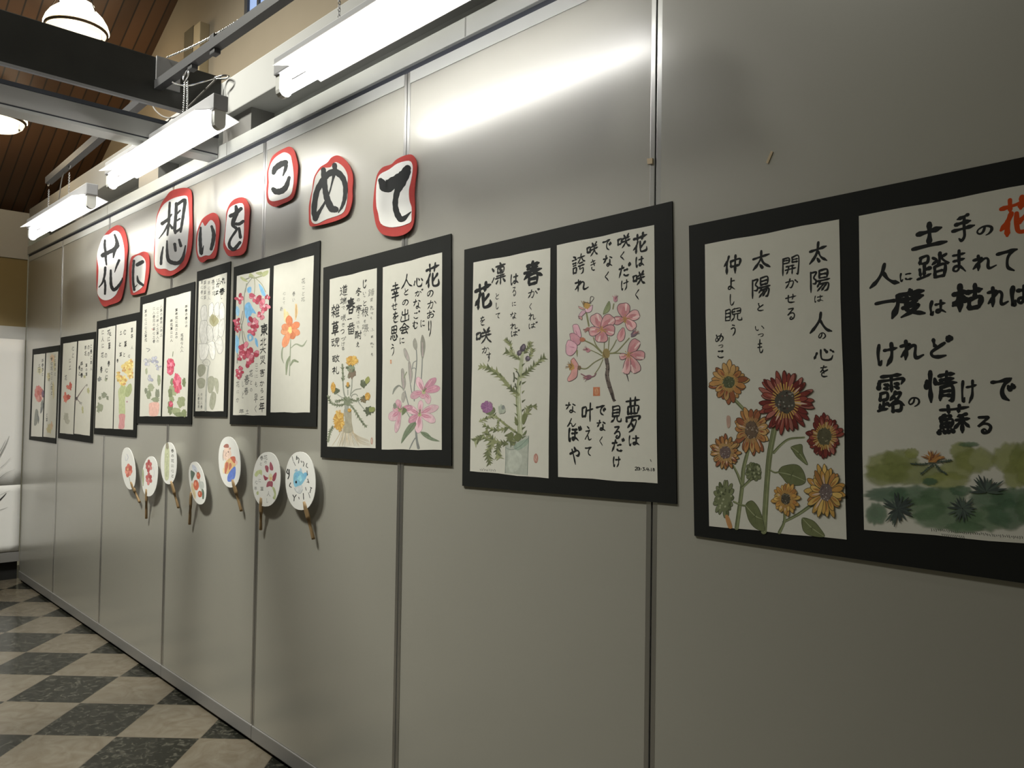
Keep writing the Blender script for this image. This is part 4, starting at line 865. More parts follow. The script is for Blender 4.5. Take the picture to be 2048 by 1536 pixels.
for i in range(26):
    a = random.uniform(0, 6.28); p.line([(318, 722), (312+math.cos(a)*56, 714+math.sin(a)*56)], [7, 3], random.choice([(112, 68, 106), (142, 98, 132), (128, 84, 120)]), 2)
p.ell(448, 740, 32, 44, (132, 138, 120), .16); p.ell(462, 720, 16, 22, (104, 108, 100), .1)
p.done('thistle_painting', s1)
p = Paint(c2, SY, cE); p.ell(766, 1195, 21, 45, (150, 96, 80), .05); p.ell(766, 1195, 13, 34, (168, 132, 116), .1); p.line(V('766,1165 760,1190 770,1200 764,1226'), 4, (140, 84, 70)); p.done('red_seal', s1)
k = Ink(c2, SY)
for i in range(9): k.stroke(cE, [(245+i*17, 1285+i+random.uniform(0, 10)), (252+i*17, 1300+i), (246+i*17+random.uniform(0, 10), 1308+i)], 4)
k.done('pencil_date', M['ink_grey'], s1)

s2 = paper(b2, c2, [(1116.6, 491.2), (1311, 450.8), (1317.9, 966.5), (1119, 953.5)])
write(s2, c2, [(cF, [('花', 858, 342, 1012, 552), ('は', 878, 572, 988, 698), ('咲', 856, 732, 988, 878), ('く', 870, 912, 944, 1034),
 ('咲', 698, 352, 838, 502), ('く', 715, 532, 794, 628), ('だ', 716, 652, 836, 802), ('け', 732, 812, 828, 934), ('で', 545, 392, 645, 528), ('な', 552, 562, 664, 694), ('く', 560, 732, 634, 844),
 ('咲', 386, 438, 504, 582), ('き', 420, 602, 494, 732), ('誇', 238, 556, 374, 768), ('れ', 262, 802, 414, 938)]),
 (cH, [('夢', 902, 192, 1088, 618), ('は', 926, 642, 1088, 788), ('見', 726, 298, 864, 504), ('る', 756, 532, 864, 698), ('だ', 742, 686, 888, 862), ('け', 750, 892, 860, 1034), ('で', 550, 278, 680, 428), ('な', 560, 466, 684, 608), ('く', 584, 660, 656, 782),
 ('叶', 386, 260, 528, 498), ('え', 416, 536, 514, 718), ('て', 426, 768, 518, 902), ('な', 192, 256, 334, 398), ('ん', 210, 446, 330, 558), ('ぼ', 220, 546, 380, 738), ('や', 240, 772, 374, 998)])], 1.05)
k = Ink(c2, SY)
for pts in ('1022,1030 1040,1026 1040,1044 1022,1064 1042,1064', '1050,1032 1066,1030 1066,1062 1050,1060 1052,1036', '1076,1034 1078,1066', '1092,1044 1093,1054', '1112,1034 1132,1034 1122,1046 1132,1058 1114,1070', '1142,1058 1144,1066', '1164,1036 1156,1056 1184,1054', '1176,1040 1176,1074', '1194,1062 1195,1070', '1212,1040 1214,1074', '1234,1042 1248,1046 1232,1062 1244,1074 1252,1060 1234,1050', '1203,938 1212,962'):
    k.stroke(cH, V(pts), 7)
k.done('date_lettering', M['ink'], s2)
p = Paint(c2, SY, cG)
BR = (84, 74, 66); OL = (116, 116, 76); OLD = (84, 84, 56)
p.line(V('682,930 700,1040 690,1130 715,1240 748,1340 772,1425'), [46, 44, 46, 48, 44, 30], BR)
for q in ('672,980 690,1000 714,990', '676,1050 700,1062 716,1052', '670,1120 690,1130 712,1124', '690,1190 712,1200', '700,1270 726,1276 742,1262', '730,1350 752,1356'): p.line(V(q), 9, (56, 50, 46))
p.line(V('694,1000 694,1110 716,1200'), [8, 10, 8], (118, 104, 92)); p.line(V('748,1340 760,1400 790,1424'), [20, 22, 14], (56, 50, 46))
for pts, w in (('448,395 462,470 476,545', 20), ('528,680 560,770 630,862', [12, 14, 22]), ('428,718 530,770 625,858', [16, 18, 16]), ('498,830 580,868 645,905', [10, 12, 12]), ('372,1045 450,1046 540,975 645,918', [16, 15, 13, 14]), ('545,1112 600,1030 642,940', 11), ('660,720 654,860', 11), ('716,680 704,860', 11), ('802,708 760,790 710,862', [10, 12, 12]), ('952,690 880,770 800,850 706,872', [13, 14, 15, 16]), ('930,912 850,868 706,872', 14), ('760,345 770,285', 14)):
    p.line(V(pts), w, OL); q = V(pts); p.line([(a+3, b+4) for a, b in q], 3, OLD)
p.ell(680, 872, 44, 58, (124, 106, 58), .06); p.line(V('650,850 660,900 690,925'), 6, (84, 72, 44))
p.poly(V('645,410 658,350 715,252 730,330 702,382'), (122, 130, 88), 4, (76, 80, 58), 4); p.line(V('650,405 690,330 714,262'), 3, (86, 92, 62))
PK = [(178, 128, 126), (184, 138, 134), (172, 118, 118)]; PE = (86, 66, 68)
def cherry(cx, cy, specs, st=True):
    for a, l, w in specs: p.petal(cx, cy, a, 12, l, w, random.choice(PK), PE, 7, notch=True, c2=(168, 104, 106))
    for a, l, w in specs:
        t = math.radians(a+12); p.line([(cx+math.cos(t)*l*.5, cy+math.sin(t)*l*.5), (cx+math.cos(t)*l*.85, cy+math.sin(t)*l*.85)], [14, 26], (196, 160, 152))
    if st:
        p.ell(cx, cy, 22, 26, (166, 116, 76), .2)
        for i in range(14):
            a = random.uniform(0, 6.28); r = random.uniform(28, 62); p.line([(cx, cy), (cx+math.cos(a)*r, cy+math.sin(a)*r)], 4, (148, 110, 56), 2); p.ell(cx+math.cos(a)*r, cy+math.sin(a)*r, 6, 6, (160, 122, 52), .1, 7)
cherry(905, 462, [(-98, 200, 150), (-22, 190, 120), (48, 172, 120), (168, 150, 100)]); p.petal(885, 560, 105, 10, 175, 90, PK[0], PE, 5, c2=(168, 104, 106))
cherry(628, 588, [(-118, 215, 140), (-52, 215, 150), (4, 165, 130), (92, 160, 150), (168, 165, 110)])
cherry(945, 890, [(-60, 225, 120), (0, 205, 110), (62, 245, 130), (97, 240, 90), (168, 115, 75)])
p.line(V('925,1120 945,1195'), [14, 6], (66, 60, 56))
for q in ('285,545 300,528 350,535 385,640 375,685 320,670 295,600', '250,640 300,630 375,690 365,760 300,770 265,720', '205,770 240,710 330,760 330,830 270,895 210,870'): p.poly(V(q), random.choice([(176, 122, 130), (184, 138, 146)]), 4, PE, 5)
for q in ('320,600 340,650', '280,690 310,740', '250,790 300,800'): p.line(V(q), [6, 14], (164, 104, 120))
p.ell(400, 705, 34, 26, (158, 92, 62), .12); p.poly(V('325,840 345,830 338,912'), OL, 2)
for q in ('300,920 350,1000 345,1060 330,1150 245,1200 225,1165 270,1080 262,960',): p.poly(V(q), (180, 126, 118), 4, PE, 5)
p.ell(270, 1025, 36, 40, (158, 118, 50), .2)
for i in range(16):
    a = math.radians(random.uniform(100, 260)); r = random.uniform(45, 90); p.line([(285, 1020), (285+math.cos(a)*r, 1015+math.sin(a)*r)], 5, random.choice([(92, 72, 48), (150, 110, 50)]), 2)
p.ell(362, 1040, 22, 26, (104, 84, 60), .15)
for q in ('352,312 400,330 430,350 370,340', '430,345 500,310 520,300 505,370 450,385', '400,360 440,380 395,430 360,460 358,420', '350,430 395,440 390,475'): p.poly(V(q), random.choice([(182, 132, 122), (178, 140, 150)]), 4, PE, 4)
p.ell(455, 305, 40, 40, (166, 126, 52), .2); p.line(V('490,260 500,200 535,210 515,250 480,275'), 6, (78, 72, 68)); p.line(V('430,265 470,275 500,275'), 9, (72, 66, 60))
for i in range(9): p.line([(420, 320), (385+random.uniform(0, 50), 245+random.uniform(0, 30))], 4, (120, 96, 52), 2)
def bud(cx, cy, r, c=(140, 88, 94), up=-90):
    p.ell(cx, cy, r*.7, r, c, .15, 12, math.radians(up+90))
    for i in range(7):
        a = math.radians(up+random.uniform(-50, 50)); p.line([(cx, cy), (cx+math.cos(a)*r*1.6, cy+math.sin(a)*r*1.6)], [8, 3], random.choice([c, (112, 72, 76), (160, 104, 100)]), 2)
bud(790, 232, 34, (150, 104, 114)); bud(460, 585, 32, (140, 90, 82), 160); bud(1005, 640, 44, (104, 88, 96), -50); bud(462, 828, 34, (156, 104, 108), 200); bud(470, 1150, 40, (124, 82, 94), 170); p.line(V('385,1110 450,1140 530,1140 560,1105'), 12, (118, 80, 86))
p.done('cherry_blossom_painting', s2)
p = Paint(c2, SY, cG); p.poly(V('527,1266 606,1266 608,1370 526,1371'), (166, 92, 52), 0); p.poly(V('548,1290 575,1280 590,1310 582,1350 550,1352 545,1320'), (182, 130, 88)); p.line(V('556,1340 566,1310 560,1290'), 8, (166, 92, 52)); p.line(V('574,1345 580,1315'), 6, (166, 92, 52)); p.done('red_seal', s2)

# ---- board 3: dandelion and pink lily
cI = Crop(640, 460, 6.4); cJ = Crop(640, 680, 5.907)
b3, c3 = board('mounted_painting', [(649, 535.8), (904.4, 467.8), (905, 931.7), (643.4, 914.5)], 'black mounted pair of rooted yellow dandelion and pink lily paintings')
s1 = paper(b3, c3, [(662.2, 559.2), (756.4, 536.6), (753.8, 896.4), (657, 893)])
write(s1, c3, [(cI, [('じ', 555, 630, 622, 755), ('い', 560, 785, 612, 838), ('っ', 570, 838, 602, 868), ('と', 556, 898, 622, 978), ('根', 548, 988, 636, 1112), ('冬', 468, 738, 552, 852), ('寒', 472, 958, 552, 1072), ('耐', 462, 1288, 552, 1402), ('え', 472, 1432, 530, 1502),
 ('春', 352, 868, 472, 1078), ('一', 368, 1118, 428, 1165), ('番', 362, 1188, 468, 1338), ('道', 268, 708, 372, 842), ('端', 276, 858, 356, 962), ('つ', 276, 1258, 334, 1340),
 ('雑', 158, 952, 272, 1132), ('草', 162, 1168, 262, 1352), ('魂', 158, 1378, 264, 1502)]), (cJ, [('敬', 156, 178, 248, 272), ('礼', 158, 312, 242, 408)])], 1.0, 'ink_soft')
write(s1, c3, [(cI, [('踏', 633, 752, 712, 848), ('ま', 652, 868, 704, 922), ('れ', 655, 962, 712, 1032), ('て', 660, 1056, 704, 1082), ('も', 656, 1106, 692, 1148), ('ふ', 662, 1258, 712, 1302), ('ま', 660, 1350, 708, 1384), ('れ', 658, 1438, 712, 1472), ('て', 668, 1486, 704, 1512),
 ('を', 572, 1148, 612, 1192), ('張', 552, 1208, 642, 1312), ('り', 574, 1318, 612, 1362), ('の', 482, 868, 534, 922), ('さ', 486, 1078, 532, 1132), ('に', 478, 1162, 532, 1202), ('も', 486, 1216, 524, 1262), ('で', 288, 972, 344, 1022), ('咲', 284, 1078, 348, 1172), ('き', 288, 1188, 342, 1242), ('づ', 284, 1368, 348, 1422), ('け', 284, 1432, 340, 1488), ('る', 284, 1496, 340, 1540)]), (cJ, [('も', 612, 148, 652, 192)])], 0.9, 'ink_grey', name='pale_lettering')
p = Paint(c3, SY, cJ)
DY = [(172, 132, 34), (160, 116, 24), (182, 148, 58)]; GG = (104, 110, 86); GK = (78, 84, 62)
for i in range(26):
    a = random.uniform(-1, 1); x0 = 340+a*40; p.line([(x0, 960), (330+a*90, 1120), (330+a*170+random.uniform(-25, 25), 1255)], [9, 7, 3], random.choice([(150, 136, 108), (166, 154, 126), (132, 120, 94), (160, 142, 108)]), 5)
for i in range(9): p.line([(400, 1090), (480, 1140+i*9), (600+random.uniform(-40, 20), 1180+i*9)], [7, 5, 2], random.choice([(160, 144, 112), (150, 138, 112)]))
p.poly(V('300,820 380,820 390,960 400,1080 300,1090 310,950'), (140, 134, 110))
for pts, w in (('395,470 390,560 375,660', 14), ('500,575 430,590 380,640', 12), ('345,590 345,650', 12), ('278,300 285,450 295,600 320,700', [10, 14, 16, 22]), ('460,660 440,640 400,650 380,690', 12), ('550,830 490,760 450,690', 12), ('205,630 260,670 320,700', 10), ('540,690 470,720 400,720', 9), ('330,700 330,830', 50)): p.line(V(pts), w, (122, 124, 110))
for pts, n in (('300,760 220,770 150,745 108,660', 8), ('380,770 440,850 500,950 562,1025', 9), ('330,700 250,715 200,730', 5), ('370,700 440,720 470,690', 5), ('285,480 288,440 280,290', 5), ('165,1020 135,1090 112,1200', 6)): p.spiky(V(pts), 20, GG, GK, n, 1.25)
for cx, cy, r, c in ((340, 730, 50, GG), (380, 330, 46, (108, 118, 92)), (392, 400, 50, (104, 90, 72)), (205, 600, 34, GK), (535, 700, 36, (96, 84, 58)), (530, 520, 40, GK), (590, 840, 48, GK), (346, 545, 22, GG)):
    p.ell(cx, cy, r*.9, r, c, .2)
    for i in range(8):
        a = random.uniform(0, 360); p.petal(cx, cy, a, r*.4, r*1.35, r*.4, random.choice([GK, GG, c]), None)
def dandy(cx, cy, rx, ry, n=46):
    p.ell(cx, cy, rx*.85, ry*.85, DY[1], .08)
    for i in range(n):
        a = random.uniform(0, 6.28); r = math.sqrt(random.random()); k = min(1, r+.22)
        p.line([(cx+math.cos(a)*rx*r*.6, cy+math.sin(a)*ry*r*.6), (cx+math.cos(a)*rx*k, cy+math.sin(a)*ry*k)], [rx*.16, rx*.1], random.choice(DY), 2)
dandy(395, 245, 76, 62); dandy(240, 955, 70, 128, 80); dandy(172, 560, 32, 68, 26); dandy(580, 665, 36, 50, 26); dandy(346, 525, 18, 34, 12); dandy(365, 830, 26, 24, 12)
p.poly(V('550,470 590,430 605,480 565,520'), (122, 124, 62)); p.poly(V('600,800 662,795 660,840 605,850'), (112, 118, 60))
p.done('dandelion_painting', s1)
p = Paint(c3, SY, cJ); p.ell(628, 1192, 14, 42, (150, 112, 92), .05); p.ell(628, 1192, 7, 30, (170, 148, 130), .05); p.done('red_seal', s1)
s2 = paper(b3, c3, [(768.4, 535.3), (886.9, 505.3), (886.3, 899.7), (766.1, 898.9)])
write(s2, c3, [(cI, [('花', 1362, 428, 1548, 748), ('の', 1372, 756, 1484, 874), ('か', 1386, 896, 1514, 1014), ('お', 1372, 1026, 1494, 1138), ('り', 1392, 1146, 1454, 1372), ('に', 1296, 1136, 1370, 1254),
 ('心', 1212, 586, 1344, 742), ('が', 1230, 766, 1334, 852), ('な', 1206, 876, 1314, 1022), ('ご', 1210, 1036, 1292, 1148), ('む', 1196, 1156, 1274, 1274), ('人', 1056, 562, 1204, 748), ('と', 1080, 742, 1160, 842), ('の', 1056, 876, 1164, 984), ('出', 1046, 1012, 1168, 1174), ('会', 1026, 1186, 1168, 1344), ('に', 1026, 1366, 1110, 1468),
 ('幸', 926, 666, 1040, 920), ('せ', 930, 926, 1014, 1034), ('を', 940, 1042, 1030, 1194), ('思', 916, 1230, 1014, 1424)]), (cJ, [('う', 842, 36, 908, 192)])], 0.98)
p = Paint(c3, SY, cJ)
LS = (108, 110, 104); LB = [(138, 134, 122), (124, 122, 108), (150, 140, 132)]
for pts, w in (('1225,220 1220,360 1212,480', 12), ('1155,120 1160,240 1145,420 1130,560 1130,720', 12), ('1075,260 1075,430 1090,560 1110,660', 10), ('1020,600 1060,760 1110,900', 10), ('1160,245 1120,270 1108,330', 9), ('1150,350 1130,330 1100,345', 8), ('1040,850 1080,920', 8), ('1140,940 1150,1060 1160,1180 1180,1275', [22, 24, 26, 34]), ('1140,1160 1110,1210 1075,1285', 13)): p.line(V(pts), w, LS)
for q in ('1205,20 1225,-60 1255,10 1258,110 1228,228 1208,140', '1115,20 1140,-20 1165,60 1152,122 1120,80', '1003,115 1022,100 1055,160 1075,235 1050,245 1015,185', '1060,270 1078,255 1100,340 1110,420 1085,520 1065,400', '975,355 1000,340 1018,420 1030,520 1000,600 978,480', '985,640 1010,610 1030,660 1000,740 980,700'): p.poly(V(q), random.choice(LB), 4, (108, 106, 98), 3)
for q in ('990,390 1005,560', '1080,290 1088,470', '1225,30 1230,190', '1030,130 1056,220'): p.line(V(q), [6, 10], (150, 132, 130))
p.line(V('1000,580 950,540 900,580 875,640'), [8, 18, 26, 8], (112, 114, 102)); p.line(V('1040,380 1020,420 1010,450'), 12, (112, 118, 92))
LP = [(176, 132, 140), (182, 146, 150), (170, 116, 130)]
def lily(cx, cy, specs):
    for a, l, w, bnd in specs:
        p.petal(cx, cy, a, 8, l, w, random.choice(LP), (140, 106, 114), 3, bend=bnd, c2=(168, 104, 122)); t = math.radians(a)
        p.line([(cx+math.cos(t)*l*.2, cy+math.sin(t)*l*.2), (cx+math.cos(t)*l*.8, cy+math.sin(t)*l*.8)], [2, 4], (188, 168, 160))
    p.ell(cx, cy, 22, 26, (140, 140, 96), .2)
    for i in range(6): a = math.radians(random.uniform(-150, -30)); p.line([(cx, cy), (cx+math.cos(a)*52, cy+math.sin(a)*60)], 4, (96, 104, 70), 2)
lily(1240, 615, [(-115, 190, 80, .1), (-55, 220, 80, .3), (-20, 200, 90, .2), (165, 165, 90, -.2), (48, 150, 80, .5), (100, 80, 70, 0)])
lily(1195, 880, [(-150, 190, 90, 0), (-30, 240, 90, .3), (15, 200, 100, .3), (150, 160, 80, -.2), (95, 220, 90, 0), (-85, 170, 60, 0)])
lily(965, 830, [(140, 170, 110, 0), (100, 270, 60, .1), (-105, 130, 70, 0), (-20, 150, 70, .2), (200, 90, 80, 0)])
p.poly(V('1000,800 1045,830 985,888'), (96, 108, 72)); p.poly(V('880,770 905,740 925,790 895,815'), (112, 116, 100))
for q in ('1150,975 1080,990 1010,1090 975,1220 1050,1130 1140,1030', '1205,1085 1280,1095 1350,1160 1432,1195 1330,1185 1240,1135'): p.poly(V(q), (98, 110, 84), 4); qq = V(q); p.line([qq[0], ((qq[1][0]+qq[5][0])/2, (qq[1][1]+qq[5][1])/2), qq[3]], [2, 6, 2], (78, 90, 66))
p.poly(V('845,235 862,235 863,280 846,280'), (168, 110, 72), 0); p.poly(V('850,246 858,246 858,270 851,270'), (180, 142, 100), 0)
p.done('lily_painting', s2)

# ---- board 4: red and blue flowers with orange lily
cK = Crop(450, 470, 3.938)
b4, c4 = board('mounted_painting', [(469.6, 534.8), (642.2, 481.4), (634.6, 854), (461.4, 848.4)], 'black mounted pair of red and blue flowers and a small orange lily on white')
s1 = paper(b4, c4, [(476.2, 552.5), (542.2, 536.5), (534.6, 831.1), (468.3, 830.1)])
write(s1, c4, [(cK, [('東', 288, 700, 348, 800), ('北', 288, 806, 338, 874), ('大', 282, 878, 334, 938), ('災', 282, 950, 332, 1020), ('害', 282, 1056, 324, 1116), ('か', 282, 1146, 320, 1194), ('ら', 284, 1206, 318, 1246), ('二', 284, 1266, 318, 1304), ('年', 278, 1316, 322, 1396)])], 1.0, 'ink_soft')
write(s1, c4, [(cK, [('こ', 244, 1008, 272, 1040), ('こ', 244, 1046, 272, 1078), ('に', 240, 1096, 272, 1130), ('も', 240, 1150, 270, 1200), ('早', 238, 1250, 268, 1320), ('く', 236, 1340, 264, 1400), ('春', 160, 1100, 204, 1180), ('春', 158, 1200, 196, 1260), ('花', 200, 1060, 230, 1120), ('と', 202, 1140, 228, 1180), ('の', 202, 1200, 228, 1240), ('花', 96, 1150, 124, 1200), ('に', 98, 1220, 122, 1250), ('か', 96, 1280, 122, 1320), ('し', 140, 1150, 160, 1200), ('と', 140, 1230, 160, 1290), ('年', 120, 1370, 160, 1410), ('土', 170, 1370, 200, 1415)])], 0.8, 'ink_grey', name='pale_lettering')
p = Paint(c4, SY, cK)
GW = (120, 124, 108)
for pts, w in (('235,325 180,400 160,500 158,640 130,760 110,900 105,1010', 7), ('240,330 245,400 240,470', 5), ('250,340 300,390 330,450', 5), ('180,385 170,450', 8), ('150,600 130,700 110,730', 5), ('155,760 180,860', 5), ('140,700 150,820 165,880', 6), ('200,330 240,340 280,330 340,310', 10), ('135,340 170,350 200,340', 8)): p.line(V(pts), w, random.choice([GW, (104, 104, 92), (128, 130, 96)]))
for q in ('130,330 160,340 190,370 150,360', '210,300 240,330 200,325', '300,300 350,280 345,310 310,330', '250,300 300,290 290,320'): p.poly(V(q), (140, 144, 96))
BL = [(104, 158, 186), (120, 164, 190), (90, 150, 184)]
for q in ('185,420 215,410 215,450 190,455', '165,560 200,530 225,570 255,620 225,615 210,640 175,655', '275,385 310,420 330,480 300,470', '185,790 220,780 235,820 200,840', '245,810 265,830 270,885 250,860', '100,560 125,590 115,640 95,620', '95,790 120,830 110,930 92,900', '190,640 210,650 205,700 185,690'): p.poly(V(q), random.choice(BL))
p.ell(208, 808, 10, 16, (172, 172, 164), .1)
RF = [(166, 52, 72), (176, 70, 90), (150, 40, 58), (186, 104, 116)]
def fuchsia(cx, cy, r):
    for i in range(8): p.petal(cx+random.uniform(-r*.2, r*.2), cy+random.uniform(-r*.2, r*.2), random.uniform(0, 360), r*.1, r*random.uniform(.75, 1.15), r*.6, random.choice(RF), (136, 48, 62), 2)
    p.ell(cx, cy, r*.22, r*.25, (190, 150, 150), .2)
for a in ((248, 495, 50), (318, 560, 46), (300, 625, 40), (235, 700, 52), (225, 745, 44), (125, 500, 36), (105, 690, 34), (108, 740, 28), (170, 900, 56), (225, 940, 52), (190, 985, 50), (140, 960, 36), (125, 1075, 36), (118, 1110, 26), (345, 490, 22)): fuchsia(*a)
p.done('red_flower_painting', s1)
s2 = paper(b4, c4, [(550.3, 532.2), (630.3, 511.1), (622.2, 825), (543.4, 824.7)])
write(s2, c4, [(cK, [('花', 612, 340, 642, 386), ('こ', 614, 400, 640, 430), ('と', 612, 444, 640, 480), ('花', 608, 490, 640, 526), ('春', 540, 446, 564, 482), ('い', 540, 494, 562, 530), ('心', 466, 446, 488, 476), ('と', 464, 488, 486, 512), ('て', 464, 522, 484, 548), ('め', 442, 560, 466, 604)])], 0.75, 'ink_grey')
p = Paint(c4, SY, cK)
for pts, w in (('528,810 525,900 518,1108', [5, 8, 7]), ('530,890 570,860 620,875 655,830', [5, 10, 14, 4]), ('500,870 465,890 458,960 472,1010', [6, 10, 12, 4]), ('520,960 500,1010 492,1100', [14, 22, 8]), ('525,1030 550,990 585,1000', [6, 20, 12])): p.line(V(pts), w, random.choice([(112, 120, 92), (122, 128, 104)]))
p.line(V('570,550 572,610 565,665'), [16, 22, 8], (184, 150, 92)); p.line(V('572,555 570,650'), 4, (120, 108, 82)); p.line(V('480,590 490,660 510,700'), [16, 30, 30], (182, 166, 112)); p.line(V('500,610 520,660'), [14, 24], (176, 162, 110))
OLy = [(186, 112, 66), (178, 98, 52), (192, 128, 80)]
for a, l in ((-95, 110), (-35, 90), (25, 85), (70, 80), (110, 150), (160, 75), (205, 70)): p.petal(522, 745, a, 8, l, 52, random.choice(OLy), (166, 92, 52), 2)
p.ell(522, 750, 16, 26, (192, 160, 80), .2); p.done('orange_lily_painting', s2)

# ---- board 5: white peony on one narrow sheet
cL = Crop(270, 510, 4.39)
b5, c5 = board('mounted_painting', [(396, 543.7), (463.2, 523), (455.6, 834.1), (388.9, 833)], 'narrow single black mount with a large white peony painting')
s1 = paper(b5, c5, [(400.3, 563), (456.3, 545.3), (449.3, 822.5), (393, 822.5)])
write(s1, c5, [(cL, [('わ' if 'わ' in G else 'れ', 772, 190, 808, 260), ('が', 722, 235, 770, 285), ('春', 748, 290, 800, 350), ('は', 700, 310, 748, 356), ('に', 722, 205, 760, 240), ('土', 680, 215, 712, 245), ('し', 758, 356, 780, 390)])], 0.95, 'ink')
rows = []
for j, x in enumerate((585, 612, 648, 686)):
    for i in range(4 if j < 3 else 3): rows.append((random.choice('花春人心土思草年'), x, 222+i*44+j*3, x+24, 258+i*44+j*3))
for j, x in enumerate((560, 585)):
    for i in range(4): rows.append((random.choice('花春人心の年'), x, 1210+i*36, x+18, 1240+i*36))
write(s1, c5, [(cL, rows)], 0.8, 'ink_grey', name='pale_lettering')
p = Paint(c5, SY, cL)
PO = (112, 112, 104); PI = (176, 174, 162)
for q in ('600,450 625,440 640,470 640,580 600,590 585,500', '660,440 690,420 700,460 690,520 660,540', '700,470 720,430 745,420 750,500 740,560 720,560', '750,480 765,420 790,440 800,520 785,580 755,560', '590,580 640,580 650,680 640,770 600,780 575,680', '640,700 645,620 680,630 695,690 690,750 660,760', '700,740 695,650 720,610 745,610 745,680 725,750', '740,700 750,600 790,560 795,640 780,710 760,720', '645,770 700,760 715,830 710,900 690,920 670,880', '710,770 760,720 785,800 770,860 740,860', '570,780 620,780 660,800 640,900 590,920 572,850'):
    p.poly(V(q), PI, 4, PO, 3); qq = V(q); p.line([qq[0], qq[2]], 2, (150, 148, 138))
p.poly(V('665,590 670,545 690,520 715,535 745,570 740,600 700,630'), (136, 132, 96)); 
for i in range(12): p.line([(700, 610), (668+random.uniform(0, 75), 530+random.uniform(0, 30))], 4, (118, 112, 74), 2)
p.poly(V('600,940 640,915 670,940 655,975 620,965'), (172, 170, 154), 4, PO, 3)
p.line(V('655,980 645,1070 635,1200 630,1365'), [14, 14, 14, 20], (140, 140, 128))
for q in ('565,975 600,960 630,985 620,1040 580,1070 560,1030', '555,1100 590,1080 625,1100 615,1160 570,1165', '650,1085 690,1065 710,1110 690,1200 655,1200', '700,1085 735,1090 745,1150 735,1220 715,1170', '690,1200 720,1220 715,1300 690,1360 665,1320 675,1240'): p.poly(V(q), random.choice([(132, 132, 110), (142, 142, 122)]), 4, (116, 116, 98), 2)
p.done('peony_painting', s1)

# ---- board 6: pale iris and red camellias
b6, c6 = board('mounted_painting', [(282.5, 594.3), (391.4, 563.5), (384.6, 849.4), (274, 847)], 'black mounted pair of pale irises over a red pot and red camellias')
s1 = paper(b6, c6, [(287.8, 609.5), (329.7, 597.7), (323.5, 832.3), (281.4, 832.8)], 0.001)
s2 = paper(b6, c6, [(334.9, 595.9), (383.9, 582.4), (376.4, 833), (326.3, 832.8)], 0.001)
rows = []
for j, (x, y0, n) in enumerate(((228, 435, 8), (196, 455, 9), (164, 455, 9), (92, 480, 8))):
    for i in range(n): rows.append((random.choice('花春人心土の年に草'), x, y0+i*36, x+24, y0+30+i*36))
write(s1, c6, [(cL, rows)], 0.85, 'ink_grey'); 
rows = []
for j, (x, y0, n) in enumerate(((448, 440, 6), (362, 470, 8), (318, 565, 6), (410, 690, 5))):
    for i in range(n): rows.append((random.choice('花春人心土の年に草'), x, y0+i*34, x+24, y0+28+i*34))
write(s2, c6, [(cL, rows)], 0.9, 'ink_soft')
p = Paint(c6, SY, cL)
for a in ((120, 940, 34, 40), (185, 925, 34, 40), (150, 1080, 32, 34), (215, 985, 18, 40)):
    for i in range(6): p.petal(a[0], a[1], random.uniform(0, 360), 3, (a[2]+a[3])*.5, a[2]*.7, random.choice([(150, 150, 158), (158, 156, 152), (136, 136, 148)]), (118, 118, 120), 2)
for a in ((150, 1165, 30, 34), (130, 1225, 22, 36), (205, 1220, 20, 44), (220, 1100, 14, 50), (105, 1195, 12, 26), (190, 1270, 34, 26), (110, 1020, 10, 30)): p.ell(*a, random.choice([(118, 124, 96), (128, 132, 104), (108, 112, 92)]), .2)
p.poly(V('140,1300 215,1295 222,1350 205,1410 140,1410 132,1350'), (176, 134, 118)); p.line(V('110,820 140,830 120,850'), 6, (110, 110, 108)); p.line(V('160,650 175,660'), 10, (168, 122, 112)); p.done('iris_painting', s1)
p = Paint(c6, SY, cL)
for a in ((345, 1190, 40, 50), (330, 1270, 22, 34), (415, 1290, 34, 50), (440, 1120, 16, 40), (320, 1340, 24, 60), (440, 1390, 24, 34), (370, 1370, 40, 30), (400, 1400, 50, 18), (320, 1210, 18, 40), (335, 1110, 16, 30)): p.ell(*a, random.choice([(112, 120, 78), (124, 130, 92), (104, 112, 76)]), .18)
def camellia(cx, cy, rx, ry):
    for i in range(12): p.petal(cx, cy, i*30+random.uniform(-10, 10), 3, (rx+ry)/2*random.uniform(.8, 1.08), rx*.8, random.choice([(178, 62, 84), (186, 82, 104), (166, 48, 72)]), (150, 46, 66), 2, rx/((rx+ry)/2), ry/((rx+ry)/2))
    p.ell(cx, cy, rx*.3, ry*.3, (188, 100, 116), .2)
camellia(382, 1125, 42, 92); camellia(325, 960, 36, 60); camellia(318, 1020, 30, 34); camellia(325, 1310, 20, 26); p.line(V('345,850 340,890'), 6, (104, 108, 84)); p.done('camellia_painting', s2)

